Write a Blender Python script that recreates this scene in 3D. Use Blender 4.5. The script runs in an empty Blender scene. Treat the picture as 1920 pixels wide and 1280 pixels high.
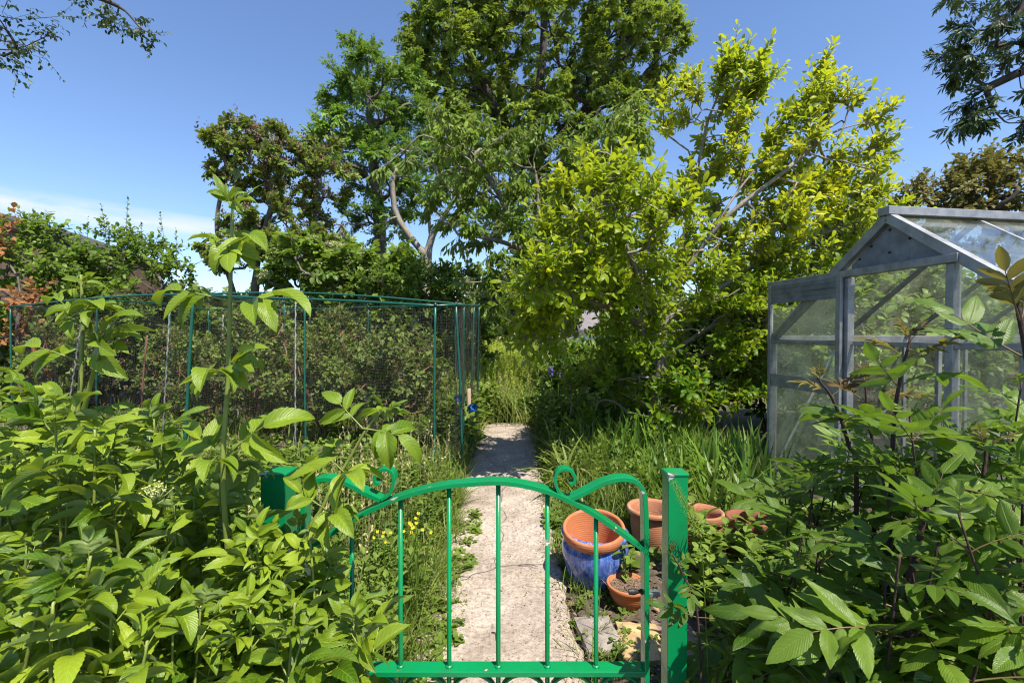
import bpy, math
import numpy as np
R = np.random.default_rng(11)
sc = bpy.context.scene
col = sc.collection
FPX = 1920 * 16 / 36
EYE = 1.35
PITCH = math.radians(1.0)

def P(px, py, Y):
    """world point seen at photo pixel (px, py) at distance Y in front of the eye"""
    a = (px - 960) / FPX
    b = (640 - py) / FPX
    dy = math.cos(PITCH) + b * math.sin(PITCH)
    dz = -math.sin(PITCH) + b * math.cos(PITCH)
    s = Y / dy
    return np.array([a * s, Y, EYE + dz * s])

def unit(a):
    a = np.asarray(a, float)
    return a / np.maximum(np.linalg.norm(a, axis=-1, keepdims=True), 1e-9)

def vec(*a):
    return np.array(a, float)

def frames(D, N):
    """rotation matrices whose columns are side, length axis D and normal near N"""
    D = unit(D)
    X = np.cross(D, N)
    bad = np.linalg.norm(X, axis=-1) < 1e-4
    if bad.any():
        X[bad] = np.cross(D[bad], np.array([0.3, 0.7, 0.2]))
    X = unit(X)
    Z = np.cross(X, D)
    return np.stack([X, D, Z], axis=-1)

# ------------------------------------------------------------------ objects
BASE = {}

def tag(o, label=None, cat=None, group=None, kind=None):
    if label: o['label'] = label
    if cat: o['category'] = cat
    if group: o['group'] = group
    if kind: o['kind'] = kind
    return o

def thing(name, label, cat, loc=(0, 0, 0), group=None):
    o = bpy.data.objects.new(name, None)
    o.empty_display_size = 0.1
    col.objects.link(o)
    o.location = [float(v) for v in loc]
    BASE[o.name] = np.array(loc, float)
    return tag(o, label, cat, group)

def copy_tree(o, parent=None):
    c = o.copy()
    col.objects.link(c)
    if parent is not None:
        c.parent = parent
    for ch in list(o.children):
        copy_tree(ch, c)
    return c

class MB:
    """collects faces; build() links them as one mesh object"""
    def __init__(s):
        s.V, s.A, s.F, s.M, s.n = [], [], [], [], 0

    def add(s, V, F, A=None, m=0):
        V = np.asarray(V, float).reshape(-1, 3)
        if len(V) == 0:
            return
        if A is None:
            A = np.zeros((len(V), 3)); A[:, 2] = 0.5
        s.V.append(V); s.A.append(np.broadcast_to(A, (len(V), 3)))
        Fs = F if isinstance(F, list) else [F]
        for f in Fs:
            f = np.asarray(f, int)
            if len(f):
                s.F.append(f + s.n); s.M.append(np.full(len(f), m, int))
        s.n += len(V)

    def inst(s, tpls, T, D, N, S, Rn=None):
        """place leaf templates; T points, D axis, N normal hint, S size, Rn tone"""
        T = np.asarray(T, float).reshape(-1, 3); k = len(T)
        if k == 0:
            return
        D = np.broadcast_to(np.asarray(D, float), (k, 3)).copy()
        N = np.broadcast_to(np.asarray(N, float), (k, 3)).copy()
        S = np.broadcast_to(np.asarray(S, float), (k,))
        Rn = np.full(k, .5) if Rn is None else np.broadcast_to(np.asarray(Rn, float), (k,))
        M = frames(D, N) * S[:, None, None]
        which = R.integers(0, len(tpls), k)
        for t, tpl in enumerate(tpls):
            ix = np.nonzero(which == t)[0]
            if len(ix) == 0:
                continue
            for (V, F, A, m) in tpl:
                W = np.einsum('kij,nj->kni', M[ix], V) + T[ix][:, None, :]
                B = np.broadcast_to(A, (len(ix),) + A.shape).copy()
                B[:, :, 2] += Rn[ix][:, None] - .5
                n = len(V)
                off = (np.arange(len(ix)) * n)[:, None, None]
                for f in (F if isinstance(F, list) else [F]):
                    G = (f[None] + off).reshape(-1, f.shape[1])
                    s.F.append(G + s.n); s.M.append(np.full(len(G), m, int))
                s.V.append(W.reshape(-1, 3)); s.A.append(B.reshape(-1, 3))
                s.n += n * len(ix)

    def build(s, name, mats, parent=None, smooth=True, bevel=0, origin=None):
        smooth = smooth and not bevel
        me = bpy.data.meshes.new(name)
        V = np.concatenate(s.V); A = np.concatenate(s.A)
        root = parent
        while root is not None and root.parent is not None:
            root = root.parent
        off = np.zeros(3)
        if root is not None and root.name in BASE:
            off = BASE[root.name]
        elif origin is not None:
            off = np.asarray(origin, float)
        V = V - off
        me.vertices.add(len(V)); me.vertices.foreach_set('co', V.astype('f4').ravel())
        loops = np.concatenate([f.ravel() for f in s.F])
        tot = np.concatenate([np.full(len(f), f.shape[1], int) for f in s.F])
        start = np.concatenate([[0], np.cumsum(tot)[:-1]])
        me.loops.add(len(loops)); me.loops.foreach_set('vertex_index', loops.astype('i4'))
        me.polygons.add(len(tot)); me.polygons.foreach_set('loop_start', start.astype('i4'))
        me.polygons.foreach_set('material_index', np.concatenate(s.M).astype('i4'))
        me.polygons.foreach_set('use_smooth', np.full(len(tot), smooth))
        at = me.attributes.new('luv', 'FLOAT_VECTOR', 'POINT')
        at.data.foreach_set('vector', A.astype('f4').ravel())
        me.update(calc_edges=True)
        for m in (mats if isinstance(mats, (list, tuple)) else [mats]):
            me.materials.append(m)
        o = bpy.data.objects.new(name, me)
        col.objects.link(o)
        if parent is not None:
            o.parent = parent
        elif origin is not None:
            o.location = [float(v) for v in origin]
            BASE[o.name] = np.array(origin, float)
        if bevel:
            b = o.modifiers.new('bevel', 'BEVEL'); b.width = bevel; b.segments = 2; b.limit_method = 'ANGLE'
            b.angle_limit = math.radians(40)
        return o

# ------------------------------------------------------------------ shapes
BOXF = np.array([[0, 3, 2, 1], [4, 5, 6, 7], [0, 1, 5, 4], [1, 2, 6, 5], [2, 3, 7, 6], [3, 0, 4, 7]])

def box(mb, c, size, rot=None, m=0):
    h = np.array(size, float) / 2
    V = np.array([[-1, -1, -1], [1, -1, -1], [1, 1, -1], [-1, 1, -1], [-1, -1, 1], [1, -1, 1], [1, 1, 1], [-1, 1, 1]]) * h
    if rot is not None:
        V = V @ np.asarray(rot).T
    mb.add(V + np.asarray(c, float), BOXF, None, m)

def beam(mb, p, q, w, h, up=(0, 0, 1), m=0):
    """square bar from p to q, w wide sideways, h along up"""
    p = np.asarray(p, float); q = np.asarray(q, float)
    M = frames((q - p)[None], np.array([up], float))[0]
    box(mb, (p + q) / 2, (w, np.linalg.norm(q - p), h), M, m)

def tube(mb, pts, rad, sides=8, m=0, A=None, cap=True, prof=None, nrm=None):
    pts = np.asarray(pts, float); n = len(pts)
    rad = np.broadcast_to(np.asarray(rad, float), (n,))
    T = np.zeros_like(pts)
    T[1:-1] = pts[2:] - pts[:-2]; T[0] = pts[1] - pts[0]; T[-1] = pts[-1] - pts[-2]
    T = unit(T)
    if nrm is not None:
        U = unit(np.asarray(nrm, float))
        X = np.tile(U, (n, 1)); X = unit(X - (X * T).sum(1, keepdims=True) * T)
    else:
        X = np.zeros_like(pts)
        a = np.array([0, 0, 1.]) if abs(T[0][2]) < .9 else np.array([1., 0, 0])
        x = unit(np.cross(T[0], a))
        for i in range(n):
            x = unit(x - np.dot(x, T[i]) * T[i]); X[i] = x
    Yv = np.cross(T, X)
    if prof is None:
        an = np.arange(sides) / sides * 2 * math.pi
        prof = np.stack([np.cos(an), np.sin(an)], 1)
    else:
        prof = np.asarray(prof, float); sides = len(prof)
    V = pts[:, None] + (X[:, None] * prof[None, :, :1] + Yv[:, None] * prof[None, :, 1:]) * rad[:, None, None]
    i = np.arange(n - 1)[:, None] * sides; j = np.arange(sides)[None]; k = (j + 1) % sides
    Q = np.stack([i + j, i + k, i + sides + k, i + sides + j], -1).reshape(-1, 4)
    Fs = [Q]
    if cap:
        Fs += [np.arange(sides)[::-1][None], (np.arange(sides) + (n - 1) * sides)[None]]
    if A is None:
        A = np.zeros((n, sides, 3)); A[:, :, 0] = (np.arange(sides) / sides)[None]; A[:, :, 1] = np.linspace(0, 1, n)[:, None]; A[:, :, 2] = .5
        A = A.reshape(-1, 3)
    mb.add(V.reshape(-1, 3), Fs, A, m)

def cones(mb, P0, P1, R0, R1, sides=5, m=0, tone=.5):
    P0 = np.asarray(P0, float); P1 = np.asarray(P1, float); k = len(P0)
    if k == 0:
        return
    D = P1 - P0
    M = frames(D, np.tile([0.13, 0.31, 0.94], (k, 1)))
    an = np.arange(sides) / sides * 2 * math.pi
    ring = np.cos(an)[None, :, None] * M[:, None, :, 0] + np.sin(an)[None, :, None] * M[:, None, :, 2]
    R0 = np.broadcast_to(R0, (k,)); R1 = np.broadcast_to(R1, (k,))
    V = np.concatenate([P0[:, None] + ring * R0[:, None, None], P1[:, None] + ring * R1[:, None, None]], 1)
    off = (np.arange(k) * 2 * sides)[:, None]
    j = np.arange(sides); q = (j + 1) % sides
    Q = np.stack([j, q, q + sides, j + sides], -1)[::-1]
    A = np.zeros((k, 2 * sides, 3)); A[:, :, 2] = tone
    mb.add(V.reshape(-1, 3), (Q[None] + off[:, :, None]).reshape(-1, 4)[:, ::-1], A.reshape(-1, 3), m)

def lathe(mb, prof, c=(0, 0, 0), rot=None, seg=40, m=0, wob=0):
    prof = np.asarray(prof, float); n = len(prof)
    an = np.arange(seg) / seg * 2 * math.pi
    w = 1 + wob * np.sin(an * 3 + 1)
    V = np.stack([prof[:, :1] * np.cos(an)[None] * w, prof[:, :1] * np.sin(an)[None] * w, np.repeat(prof[:, 1:], seg, 1)], -1)
    V = V.reshape(-1, 3)
    if rot is not None:
        V = V @ np.asarray(rot).T
    i = np.arange(n - 1)[:, None] * seg; j = np.arange(seg)[None]; k = (j + 1) % seg
    Q = np.stack([i + j, i + k, i + seg + k, i + seg + j], -1).reshape(-1, 4)
    mb.add(V + np.asarray(c, float), Q, None, m)

def spline(pts, n):
    """smooth curve through points"""
    pts = np.asarray(pts, float)
    p = np.vstack([2 * pts[0] - pts[1], pts, 2 * pts[-1] - pts[-2]])
    t = np.linspace(0, len(pts) - 1 - 1e-6, n)
    i = t.astype(int); f = (t - i)[:, None]
    a, b, c, d = p[i], p[i + 1], p[i + 2], p[i + 3]
    return .5 * (2 * b + (c - a) * f + (2 * a - 5 * b + 4 * c - d) * f ** 2 + (3 * b - a - 3 * c + d) * f ** 3)

def rotx(a): c, s = math.cos(a), math.sin(a); return np.array([[1, 0, 0], [0, c, -s], [0, s, c]])
def roty(a): c, s = math.cos(a), math.sin(a); return np.array([[c, 0, s], [0, 1, 0], [-s, 0, c]])
def rotz(a): c, s = math.cos(a), math.sin(a); return np.array([[c, -s, 0], [s, c, 0], [0, 0, 1]])

# ------------------------------------------------------------------ leaves
def leaf(nl=8, nw=4, w=.25, a=.6, b=.9, fold=.25, curl=.3, droop=.6, serr=0., wave=0., side=0., ph=0., quilt=0.):
    """one blade along +Y of unit length, w = half width"""
    v = np.linspace(0, 1, nl + 1)
    pr = v ** a * (1 - v) ** b
    pr = pr / pr.max(); pr[0] = .05; pr[-1] = .02
    if serr:
        pr[1:-1:2] *= 1 + serr; pr[2:-1:2] *= 1 - serr * .4
    half = w * pr
    th = -droop * v
    y = np.concatenate([[0], np.cumsum(np.cos((th[1:] + th[:-1]) / 2))]) / nl
    z = np.concatenate([[0], np.cumsum(np.sin((th[1:] + th[:-1]) / 2))]) / nl
    u = np.linspace(-1, 1, nw + 1)
    U, Vv = np.meshgrid(u, v)
    hw = half[:, None]
    lift = fold * np.abs(U) * hw - curl * U ** 2 * hw + wave * np.sin(Vv * 9 + ph + U * 1.5) * np.abs(U) * hw
    if quilt:
        lift = lift + quilt * w * np.sin((Vv * 9 - np.abs(U) * 2.2) * 2 * math.pi / 1.5) * (1 - np.abs(U))
    X = U * hw + side * Vv ** 2
    Yy = y[:, None] - np.sin(th)[:, None] * lift
    Z = z[:, None] + np.cos(th)[:, None] * lift
    V3 = np.stack([X, Yy, Z], -1).reshape(-1, 3)
    A = np.stack([U, Vv, np.full_like(U, .5)], -1).reshape(-1, 3)
    i = np.arange(nl)[:, None] * (nw + 1); j = np.arange(nw)[None]
    Q = np.stack([i + j, i + j + 1, i + nw + 2 + j, i + nw + 1 + j], -1).reshape(-1, 4)
    return [(V3, Q, A, 0)]

def merge(tpl):
    """join pieces of a template per material slot"""
    out = {}
    for (V, F, A, m) in tpl:
        out.setdefault(m, []).append((V, F, A))
    res = []
    for m, L in out.items():
        n = 0; Vs, As, Fs = [], [], {}
        for V, F, A in L:
            for f in (F if isinstance(F, list) else [F]):
                Fs.setdefault(f.shape[1], []).append(f + n)
            Vs.append(V); As.append(A); n += len(V)
        res.append((np.concatenate(Vs), [np.concatenate(f) for f in Fs.values()], np.concatenate(As), m))
    return res

def place(tpl, T, D, N, S, dr=0.):
    M = frames(np.array([D], float), np.array([N], float))[0] * S
    out = []
    for (V, F, A, m) in tpl:
        B = A.copy(); B[:, 2] += dr
        out.append((V @ M.T + np.asarray(T), F, B, m))
    return out

def as_tpl(mb):
    """turn a builder into a template"""
    n = 0; res = []
    V = np.concatenate(mb.V); A = np.concatenate(mb.A)
    byq = {}
    for f, m in zip(mb.F, mb.M):
        byq.setdefault((int(m[0]), f.shape[1]), []).append(f)
    for (m, c), fs in byq.items():
        f = np.concatenate(fs)
        u, inv = np.unique(f, return_inverse=True)
        res.append((V[u], inv.reshape(f.shape), A[u], m))
    return res

def compound(gal, npairs, pet=.25, ang=55, ll=.45, term=1.05, droop=.5, rr=.006, sag=.35, jitter=.12, vlift=.15, rs=4):
    """pinnate leaf of unit length: rachis (slot 1) and leaflets (slot 0)"""
    out = []
    yend = 1 - ll * term
    t = np.linspace(0, 1, 7)
    th = -droop * t
    L = yend
    y = np.concatenate([[0], np.cumsum(np.cos((th[1:] + th[:-1]) / 2))]) / 6 * L
    z = np.concatenate([[0], np.cumsum(np.sin((th[1:] + th[:-1]) / 2))]) / 6 * L
    pts = np.stack([np.zeros(7), y, z], 1)
    mb = MB(); tube(mb, pts, np.linspace(rr * 1.5, rr * .6, 7), rs, m=1, cap=False)
    out += as_tpl(mb)
    pos = np.linspace(pet / yend, 1, npairs + 1)[:-1] if npairs else []
    def at(f):
        return np.array([0, np.interp(f, t, y), np.interp(f, t, z)]), np.interp(f, t, th)
    for f in pos:
        p, a = at(f)
        for sgn in (-1, 1):
            an = math.radians(ang + R.normal(0, 7)) * sgn
            d = np.array([math.sin(an), math.cos(an) * math.cos(a), math.cos(an) * math.sin(a) + vlift * R.normal(0, 1) - sag * .3])
            n = np.array([R.normal(0, .25) - sgn * .15, R.normal(0, .2) - math.sin(a), 1.])
            out += place(gal[R.integers(len(gal))], p, d, n, ll * (1 + R.normal(0, jitter)) * (.82 + .18 * math.sin(f * 3.1)), R.normal(0, .07))
    p, a = at(1)
    d = np.array([R.normal(0, .1), math.cos(a - sag * .4), math.sin(a - sag * .4)])
    out += place(gal[R.integers(len(gal))], p, d, np.array([R.normal(0, .2), -math.sin(a), 1]), ll * term, R.normal(0, .05))
    return merge(out)

# ------------------------------------------------------------------ materials
class NT:
    def __init__(s, name):
        s.mat = bpy.data.materials.new(name); s.mat.use_nodes = True
        s.t = s.mat.node_tree
        for n in list(s.t.nodes): s.t.nodes.remove(n)
        s.out = s.n('ShaderNodeOutputMaterial')
    def n(s, typ, inp=None, **kw):
        nd = s.t.nodes.new(typ)
        for k, v in kw.items(): setattr(nd, k, v)
        for k, v in (inp or {}).items():
            sock = nd.inputs[k]
            if hasattr(v, 'is_output') or isinstance(v, bpy.types.NodeSocket):
                s.t.links.new(v, sock)
            else:
                sock.default_value = v
        return nd
    def math(s, op, a, b=0., c=0., clamp=False):
        nd = s.n('ShaderNodeMath', {0: a, 1: b, 2: c}, operation=op); nd.use_clamp = clamp
        return nd.outputs[0]
    def mix(s, f, a, b, mode='MIX'):
        nd = s.n('ShaderNodeMix', data_type='RGBA', blend_type=mode)
        for sock, v in ((nd.inputs[0], f), (nd.inputs[6], a), (nd.inputs[7], b)):
            if isinstance(v, bpy.types.NodeSocket): s.t.links.new(v, sock)
            else: sock.default_value = v if not isinstance(v, tuple) else (v + (1,) if len(v) == 3 else v)
        return nd.outputs[2]
    def ramp(s, f, stops):
        nd = s.n('ShaderNodeValToRGB', {0: f})
        el = nd.color_ramp.elements
        while len(el) < len(stops): el.new(.5)
        for e, (p, c) in zip(el, stops):
            e.position = p; e.color = tuple(c) + (1,) if len(c) == 3 else c
        return nd.outputs[0]
    def noise(s, scale, detail=4, rough=.55, vec=None, dist=0.):
        inp = {'Scale': scale, 'Detail': detail, 'Roughness': rough, 'Distortion': dist}
        if vec is not None: inp['Vector'] = vec
        return s.n('ShaderNodeTexNoise', inp).outputs[0]
    def pos(s): return s.n('ShaderNodeNewGeometry').outputs['Position']
    def obj(s): return s.n('ShaderNodeTexCoord').outputs['Object']
    def bump(s, h, strength, dist=.01):
        return s.n('ShaderNodeBump', {'Height': h, 'Strength': strength, 'Distance': dist}).outputs[0]
    def surf(s, shader): s.t.links.new(shader, s.out.inputs[0]); return s.mat

def C3(c): return tuple(c) + (1.,) if len(c) == 3 else tuple(c)

def leaf_mat(name, dark, light, back=None, rough=.45, trans=.35, tcol=None, veins=0., spec=.22, nscale=1.5, edge=None):
    s = NT(name)
    at = s.n('ShaderNodeAttribute', attribute_name='luv')
    sp = s.n('ShaderNodeSeparateXYZ', {0: at.outputs['Vector']})
    u, v, r = sp.outputs
    au = s.math('ABSOLUTE', u)
    big = s.noise(nscale, 2, .5, s.pos())
    f = s.math('ADD', s.math('MULTIPLY', big, .7), s.math('SUBTRACT', r, .35), clamp=True)
    c = s.mix(f, C3(dark), C3(light))
    if edge is not None:
        c = s.mix(s.math('MULTIPLY', s.math('SUBTRACT', r, .72, clamp=True), 4., clamp=True), c, C3(edge))
    nrm = None
    if veins:
        ph = s.math('FRACT', s.math('SUBTRACT', s.math('MULTIPLY', v, 8.), s.math('MULTIPLY', au, 2.0)))
        side = s.math('SUBTRACT', 1., s.math('MULTIPLY', s.math('ABSOLUTE', s.math('SUBTRACT', ph, .5)), 9.), clamp=True)
        mid = s.math('SUBTRACT', 1., s.math('MULTIPLY', au, 16.), clamp=True)
        vn = s.math('MAXIMUM', s.math('MULTIPLY', side, .55), mid)
        lightc = tuple(min(1, x * 1.9 + .02) for x in light[:3])
        c = s.mix(s.math('MULTIPLY', vn, veins), c, C3(lightc))
        blot = s.noise(26, 5, .7, s.pos(), .6)
        c = s.mix(s.ramp(blot, [(.52, (0, 0, 0)), (.70, (.62, .62, .62))]), c, C3(tuple(x * .55 for x in light)))
        spot = s.noise(75, 3, .6, s.pos())
        c = s.mix(s.ramp(spot, [(.68, (0, 0, 0)), (.74, (.75, .75, .75))]), c, (.16, .11, .03, 1))
        puff = s.math('ABSOLUTE', s.math('SUBTRACT', ph, .5))
        mott = s.noise(240, 2, .5, s.pos())
        h = s.math('ADD', s.math('SUBTRACT', s.math('MULTIPLY', s.math('SUBTRACT', .5, s.math('ABSOLUTE', s.math('SUBTRACT', puff, .25))), 1.4), s.math('MULTIPLY', mid, 1.0)), s.math('MULTIPLY', mott, .5))
        nrm = s.bump(h, .55, .0016)
    geo = s.n('ShaderNodeNewGeometry')
    if back is None:
        back = tuple(.5 * a + .5 * b for a, b in zip(light, (.2, .24, .14)))
    cb = s.mix(geo.outputs['Backfacing'], c, C3(back))
    inp = {'Base Color': cb, 'Roughness': rough, 'Specular IOR Level': spec}
    if nrm is not None: inp['Normal'] = nrm
    pb = s.n('ShaderNodeBsdfPrincipled', inp)
    tc = tcol or tuple(min(1, x * k) for x, k in zip(light, (1.7, 1.6, .8)))
    tm = s.mix(.5, c, C3(tc))
    tr = s.n('ShaderNodeBsdfTranslucent', {'Color': tm})
    mx = s.n('ShaderNodeMixShader', {0: trans, 1: pb.outputs[0], 2: tr.outputs[0]})
    return s.surf(mx.outputs[0])

def plain(name, c, rough=.5, metal=0., var=.15, scale=6., bump=0., bscale=40., spec=.5, c2=None, coat=0.):
    s = NT(name)
    o = s.obj()
    f = s.noise(scale, 5, .6, o)
    c2 = c2 or tuple(x * (1 - 2 * var) for x in c)
    cc = s.mix(s.ramp(f, [(.35, (0, 0, 0)), (.68, (1, 1, 1))]), C3(c2), C3(c))
    inp = {'Base Color': cc, 'Roughness': s.math('ADD', s.math('MULTIPLY', f, .2), rough - .1), 'Metallic': metal, 'Specular IOR Level': spec, 'Coat Weight': coat, 'Coat Roughness': .08}
    if bump:
        inp['Normal'] = s.bump(s.noise(bscale, 5, .6, o), bump, .004)
    return s.surf(s.n('ShaderNodeBsdfPrincipled', inp).outputs[0])

def bark_mat(name, c1, c2, scale=14.):
    s = NT(name)
    o = s.obj()
    mp = s.n('ShaderNodeMapping', {0: o, 3: (1, 1, .3)}).outputs[0]
    f = s.noise(scale, 6, .65, mp, .4)
    cc = s.ramp(f, [(.3, c1), (.7, c2)])
    return s.surf(s.n('ShaderNodeBsdfPrincipled', {'Base Color': cc, 'Roughness': .85, 'Normal': s.bump(f, .8, .02)}).outputs[0])
# ------------------------------------------------------------------ light, sky, camera
SUN_EL, SUN_AZ = math.radians(60), math.radians(143)      # azimuth clockwise from +Y (the view direction)
sdir = vec(math.cos(SUN_EL) * math.sin(SUN_AZ), math.cos(SUN_EL) * math.cos(SUN_AZ), math.sin(SUN_EL))
sl = bpy.data.lights.new('sun', 'SUN'); sl.energy = 5.0; sl.angle = math.radians(.55); sl.color = (1, .94, .82)
so = bpy.data.objects.new('sun', sl); col.objects.link(so)
from mathutils import Vector
so.rotation_euler = Vector(-sdir).to_track_quat('-Z', 'Y').to_euler()
so.location = (4, -4, 9)

w = bpy.data.worlds.new('World'); sc.world = w; w.use_nodes = True
nt = w.node_tree
for n in list(nt.nodes): nt.nodes.remove(n)
def wn(typ, **kw):
    nd = nt.nodes.new(typ)
    for k, v in kw.items(): setattr(nd, k, v)
    return nd
def wl(a, b): nt.links.new(a, b)
sky = wn('ShaderNodeTexSky', sky_type='NISHITA'); sky.sun_disc = False
sky.sun_elevation = SUN_EL; sky.sun_rotation = SUN_AZ
sky.air_density = 1.0; sky.dust_density = .12; sky.ozone_density = 1.6; sky.altitude = 50
# a low bank of thin white cloud to the left
tc = wn('ShaderNodeTexCoord'); sep = wn('ShaderNodeSeparateXYZ'); wl(tc.outputs['Generated'], sep.inputs[0])
def wm(op, a, b=0., c=0., clamp=False):
    nd = wn('ShaderNodeMath', operation=op); nd.use_clamp = clamp
    for i, v in enumerate((a, b, c)):
        if isinstance(v, bpy.types.NodeSocket): wl(v, nd.inputs[i])
        else: nd.inputs[i].default_value = v
    return nd.outputs[0]
X, Yd, Z = sep.outputs
az = wm('ARCTAN2', X, Yd)
mp = wn('ShaderNodeMapping'); mp.inputs['Scale'].default_value = (2.2, 2.2, 9.); mp.inputs['Location'].default_value = (.4, .1, .22); wl(tc.outputs['Generated'], mp.inputs[0])
cn = wn('ShaderNodeTexNoise'); cn.inputs['Scale'].default_value = 2.4; cn.inputs['Detail'].default_value = 8; cn.inputs['Roughness'].default_value = .58; wl(mp.outputs[0], cn.inputs[0])
# cloud bank: elevation about 10 degrees, tilting down to the right
ctr = wm('SUBTRACT', .192, wm('MULTIPLY', wm('ADD', az, .85), .03))
band = wm('SUBTRACT', 1., wm('DIVIDE', wm('ABSOLUTE', wm('SUBTRACT', Z, ctr)), .024), clamp=True)
azm = wm('MULTIPLY', wm('SUBTRACT', wm('MULTIPLY', az, -1.), .38, clamp=True), 5., clamp=True)
dens = wm('MULTIPLY', wm('MULTIPLY', wm('POWER', band, .7), azm), wm('MULTIPLY', wm('SUBTRACT', cn.outputs[0], .40), 5.0, clamp=True))
tint = wn('ShaderNodeMix', data_type='RGBA', blend_type='MULTIPLY'); tint.inputs[0].default_value = 1.
wl(sky.outputs[0], tint.inputs[6]); tint.inputs[7].default_value = (.87, .95, 1.10, 1)
mx = wn('ShaderNodeMix', data_type='RGBA'); wl(wm('MULTIPLY', dens, .85), mx.inputs[0]); wl(tint.outputs[2], mx.inputs[6]); mx.inputs[7].default_value = (4.8, 5.0, 5.5, 1)
bg = wn('ShaderNodeBackground'); bg.inputs[1].default_value = .108; wl(mx.outputs[2], bg.inputs[0])
wo = wn('ShaderNodeOutputWorld'); wl(bg.outputs[0], wo.inputs[0])

cam = bpy.data.cameras.new('camera'); cam.lens = 16; cam.sensor_width = 36; cam.clip_end = 500; cam.clip_start = .05
cam.dof.use_dof = True; cam.dof.focus_distance = 1.35; cam.dof.aperture_fstop = 7
co = bpy.data.objects.new('camera', cam); col.objects.link(co)
co.location = (0, 0, EYE); co.rotation_euler = (math.radians(90) - PITCH, 0, 0)
sc.camera = co
sc.view_settings.view_transform = 'Standard'; sc.view_settings.look = 'None'; sc.view_settings.exposure = .9; sc.view_settings.gamma = 1
sc.cycles.max_bounces = 8; sc.cycles.diffuse_bounces = 3; sc.cycles.glossy_bounces = 3; sc.cycles.transmission_bounces = 4
sc.cycles.transparent_max_bounces = 24; sc.cycles.caustics_reflective = False; sc.cycles.caustics_refractive = False
sc.cycles.use_denoising = True; sc.cycles.filter_width = 1.05; sc.cycles.sample_clamp_indirect = 6

# ------------------------------------------------------------------ ground and path
def ground_mat():
    s = NT('soil')
    p = s.pos()
    f = s.noise(.9, 6, .6, p); g = s.noise(28, 6, .7, p)
    soil = s.ramp(g, [(.3, (.045, .030, .020)), (.55, (.115, .082, .058)), (.75, (.22, .17, .125))])
    moss = s.ramp(g, [(.3, (.02, .035, .008)), (.7, (.07, .10, .025))])
    c = s.mix(s.ramp(f, [(.48, (0, 0, 0)), (.62, (1, 1, 1))]), soil, moss)
    return s.surf(s.n('ShaderNodeBsdfPrincipled', {'Base Color': c, 'Roughness': .95, 'Normal': s.bump(g, .9, .03)}).outputs[0])
M_soil = ground_mat()
def grid_lines(lo, hi, fine_lo, fine_hi, step):
    a = np.concatenate([np.linspace(lo, fine_lo, 10)[:-1], np.arange(fine_lo, fine_hi, step), np.linspace(fine_hi, hi, 10)])
    return a
def gnoise(x, y):
    return .012 * (np.sin(x * 7.1 + y * 3.3) * np.cos(y * 5.7 - x * 2.1) + .6 * np.sin(x * 15.2 - y * 11.9))
gx = grid_lines(-90, 90, -8, 6, .1); gy = grid_lines(-40, 140, -1, 12, .1)
Xg, Yg = np.meshgrid(gx, gy)
Zg = gnoise(Xg, Yg)
near = (np.abs(Xg + .08) < .5) & (Yg < 7)
Zg = np.where(near, -.015, Zg)
mb = MB(); nx = len(gx)
i = np.arange(len(gy) - 1)[:, None] * nx; j = np.arange(nx - 1)[None]
mb.add(np.stack([Xg, Yg, Zg], -1), np.stack([i + j, i + j + 1, i + j + nx + 1, i + j + nx], -1).reshape(-1, 4))
tag(mb.build('ground', M_soil), kind='structure')

def path_mat():
    s = NT('concrete')
    p = s.pos()
    f = s.noise(2.2, 6, .65, p); g = s.noise(48, 6, .8, p); k = s.noise(95, 3, .7, p)
    base = s.ramp(f, [(.3, (.28, .225, .18)), (.5, (.40, .335, .28)), (.72, (.50, .43, .365))])
    agg = s.ramp(g, [(.34, (.30, .26, .23)), (.44, (.74, .71, .68)), (.56, (1.05, 1.04, 1.03)), (.72, (1.28, 1.27, 1.26))])
    c = s.mix(1., base, agg, 'MULTIPLY')
    sp = s.ramp(k, [(.30, (.16, .13, .10)), (.40, (1, 1, 1))])
    c = s.mix(.85, c, sp, 'MULTIPLY')
    # worn darker patches and dirt pushed in from the edges
    st = s.noise(3.7, 5, .7, p, .6)
    c = s.mix(s.ramp(st, [(.50, (0, 0, 0)), (.70, (.75, .75, .75))]), c, (.21, .165, .13))
    vo = s.n('ShaderNodeTexVoronoi', {'Vector': s.n('ShaderNodeMapping', {0: s.n('ShaderNodeMix', {0: .12, 4: p, 5: s.n('ShaderNodeTexNoise', {'Vector': p, 'Scale': 6.}).outputs[1]}, data_type='VECTOR').outputs[1], 3: (1.1, .75, 1)}).outputs[0], 'Scale': 1.0}, feature='DISTANCE_TO_EDGE').outputs[0]
    crk = s.ramp(vo, [(.0, (1, 1, 1)), (.0045, (0, 0, 0))])
    c = s.mix(s.math('MULTIPLY', crk, .5), c, (.09, .07, .05))
    h = s.math('SUBTRACT', s.math('ADD', s.math('MULTIPLY', g, .8), s.math('MULTIPLY', k, .5)), s.math('MULTIPLY', crk, 1.5))
    return s.surf(s.n('ShaderNodeBsdfPrincipled', {'Base Color': c, 'Roughness': .92, 'Normal': s.bump(h, .9, .006)}).outputs[0])
M_path = path_mat()
mb = MB()
ys = np.arange(.2, 6.75, .04); us = np.linspace(0, 1, 24)
rag = lambda y, ph: .018 * np.sin(y * 9 + ph) + .012 * np.sin(y * 23 + ph * 2) + .008 * np.sin(y * 61 + ph)
xl = -.45 + rag(ys, 1.) ; xr = .285 + rag(ys, 4.) * .7
Xp = xl[:, None] + (xr - xl)[:, None] * us[None]
Yp = np.repeat(ys[:, None], 24, 1)
Zp = .026 + .004 * np.sin(Xp * 9 + Yp * 4) + .003 * np.sin(Xp * 31 - Yp * 27) - .03 * (np.abs(us[None] - .5) > .49)
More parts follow.
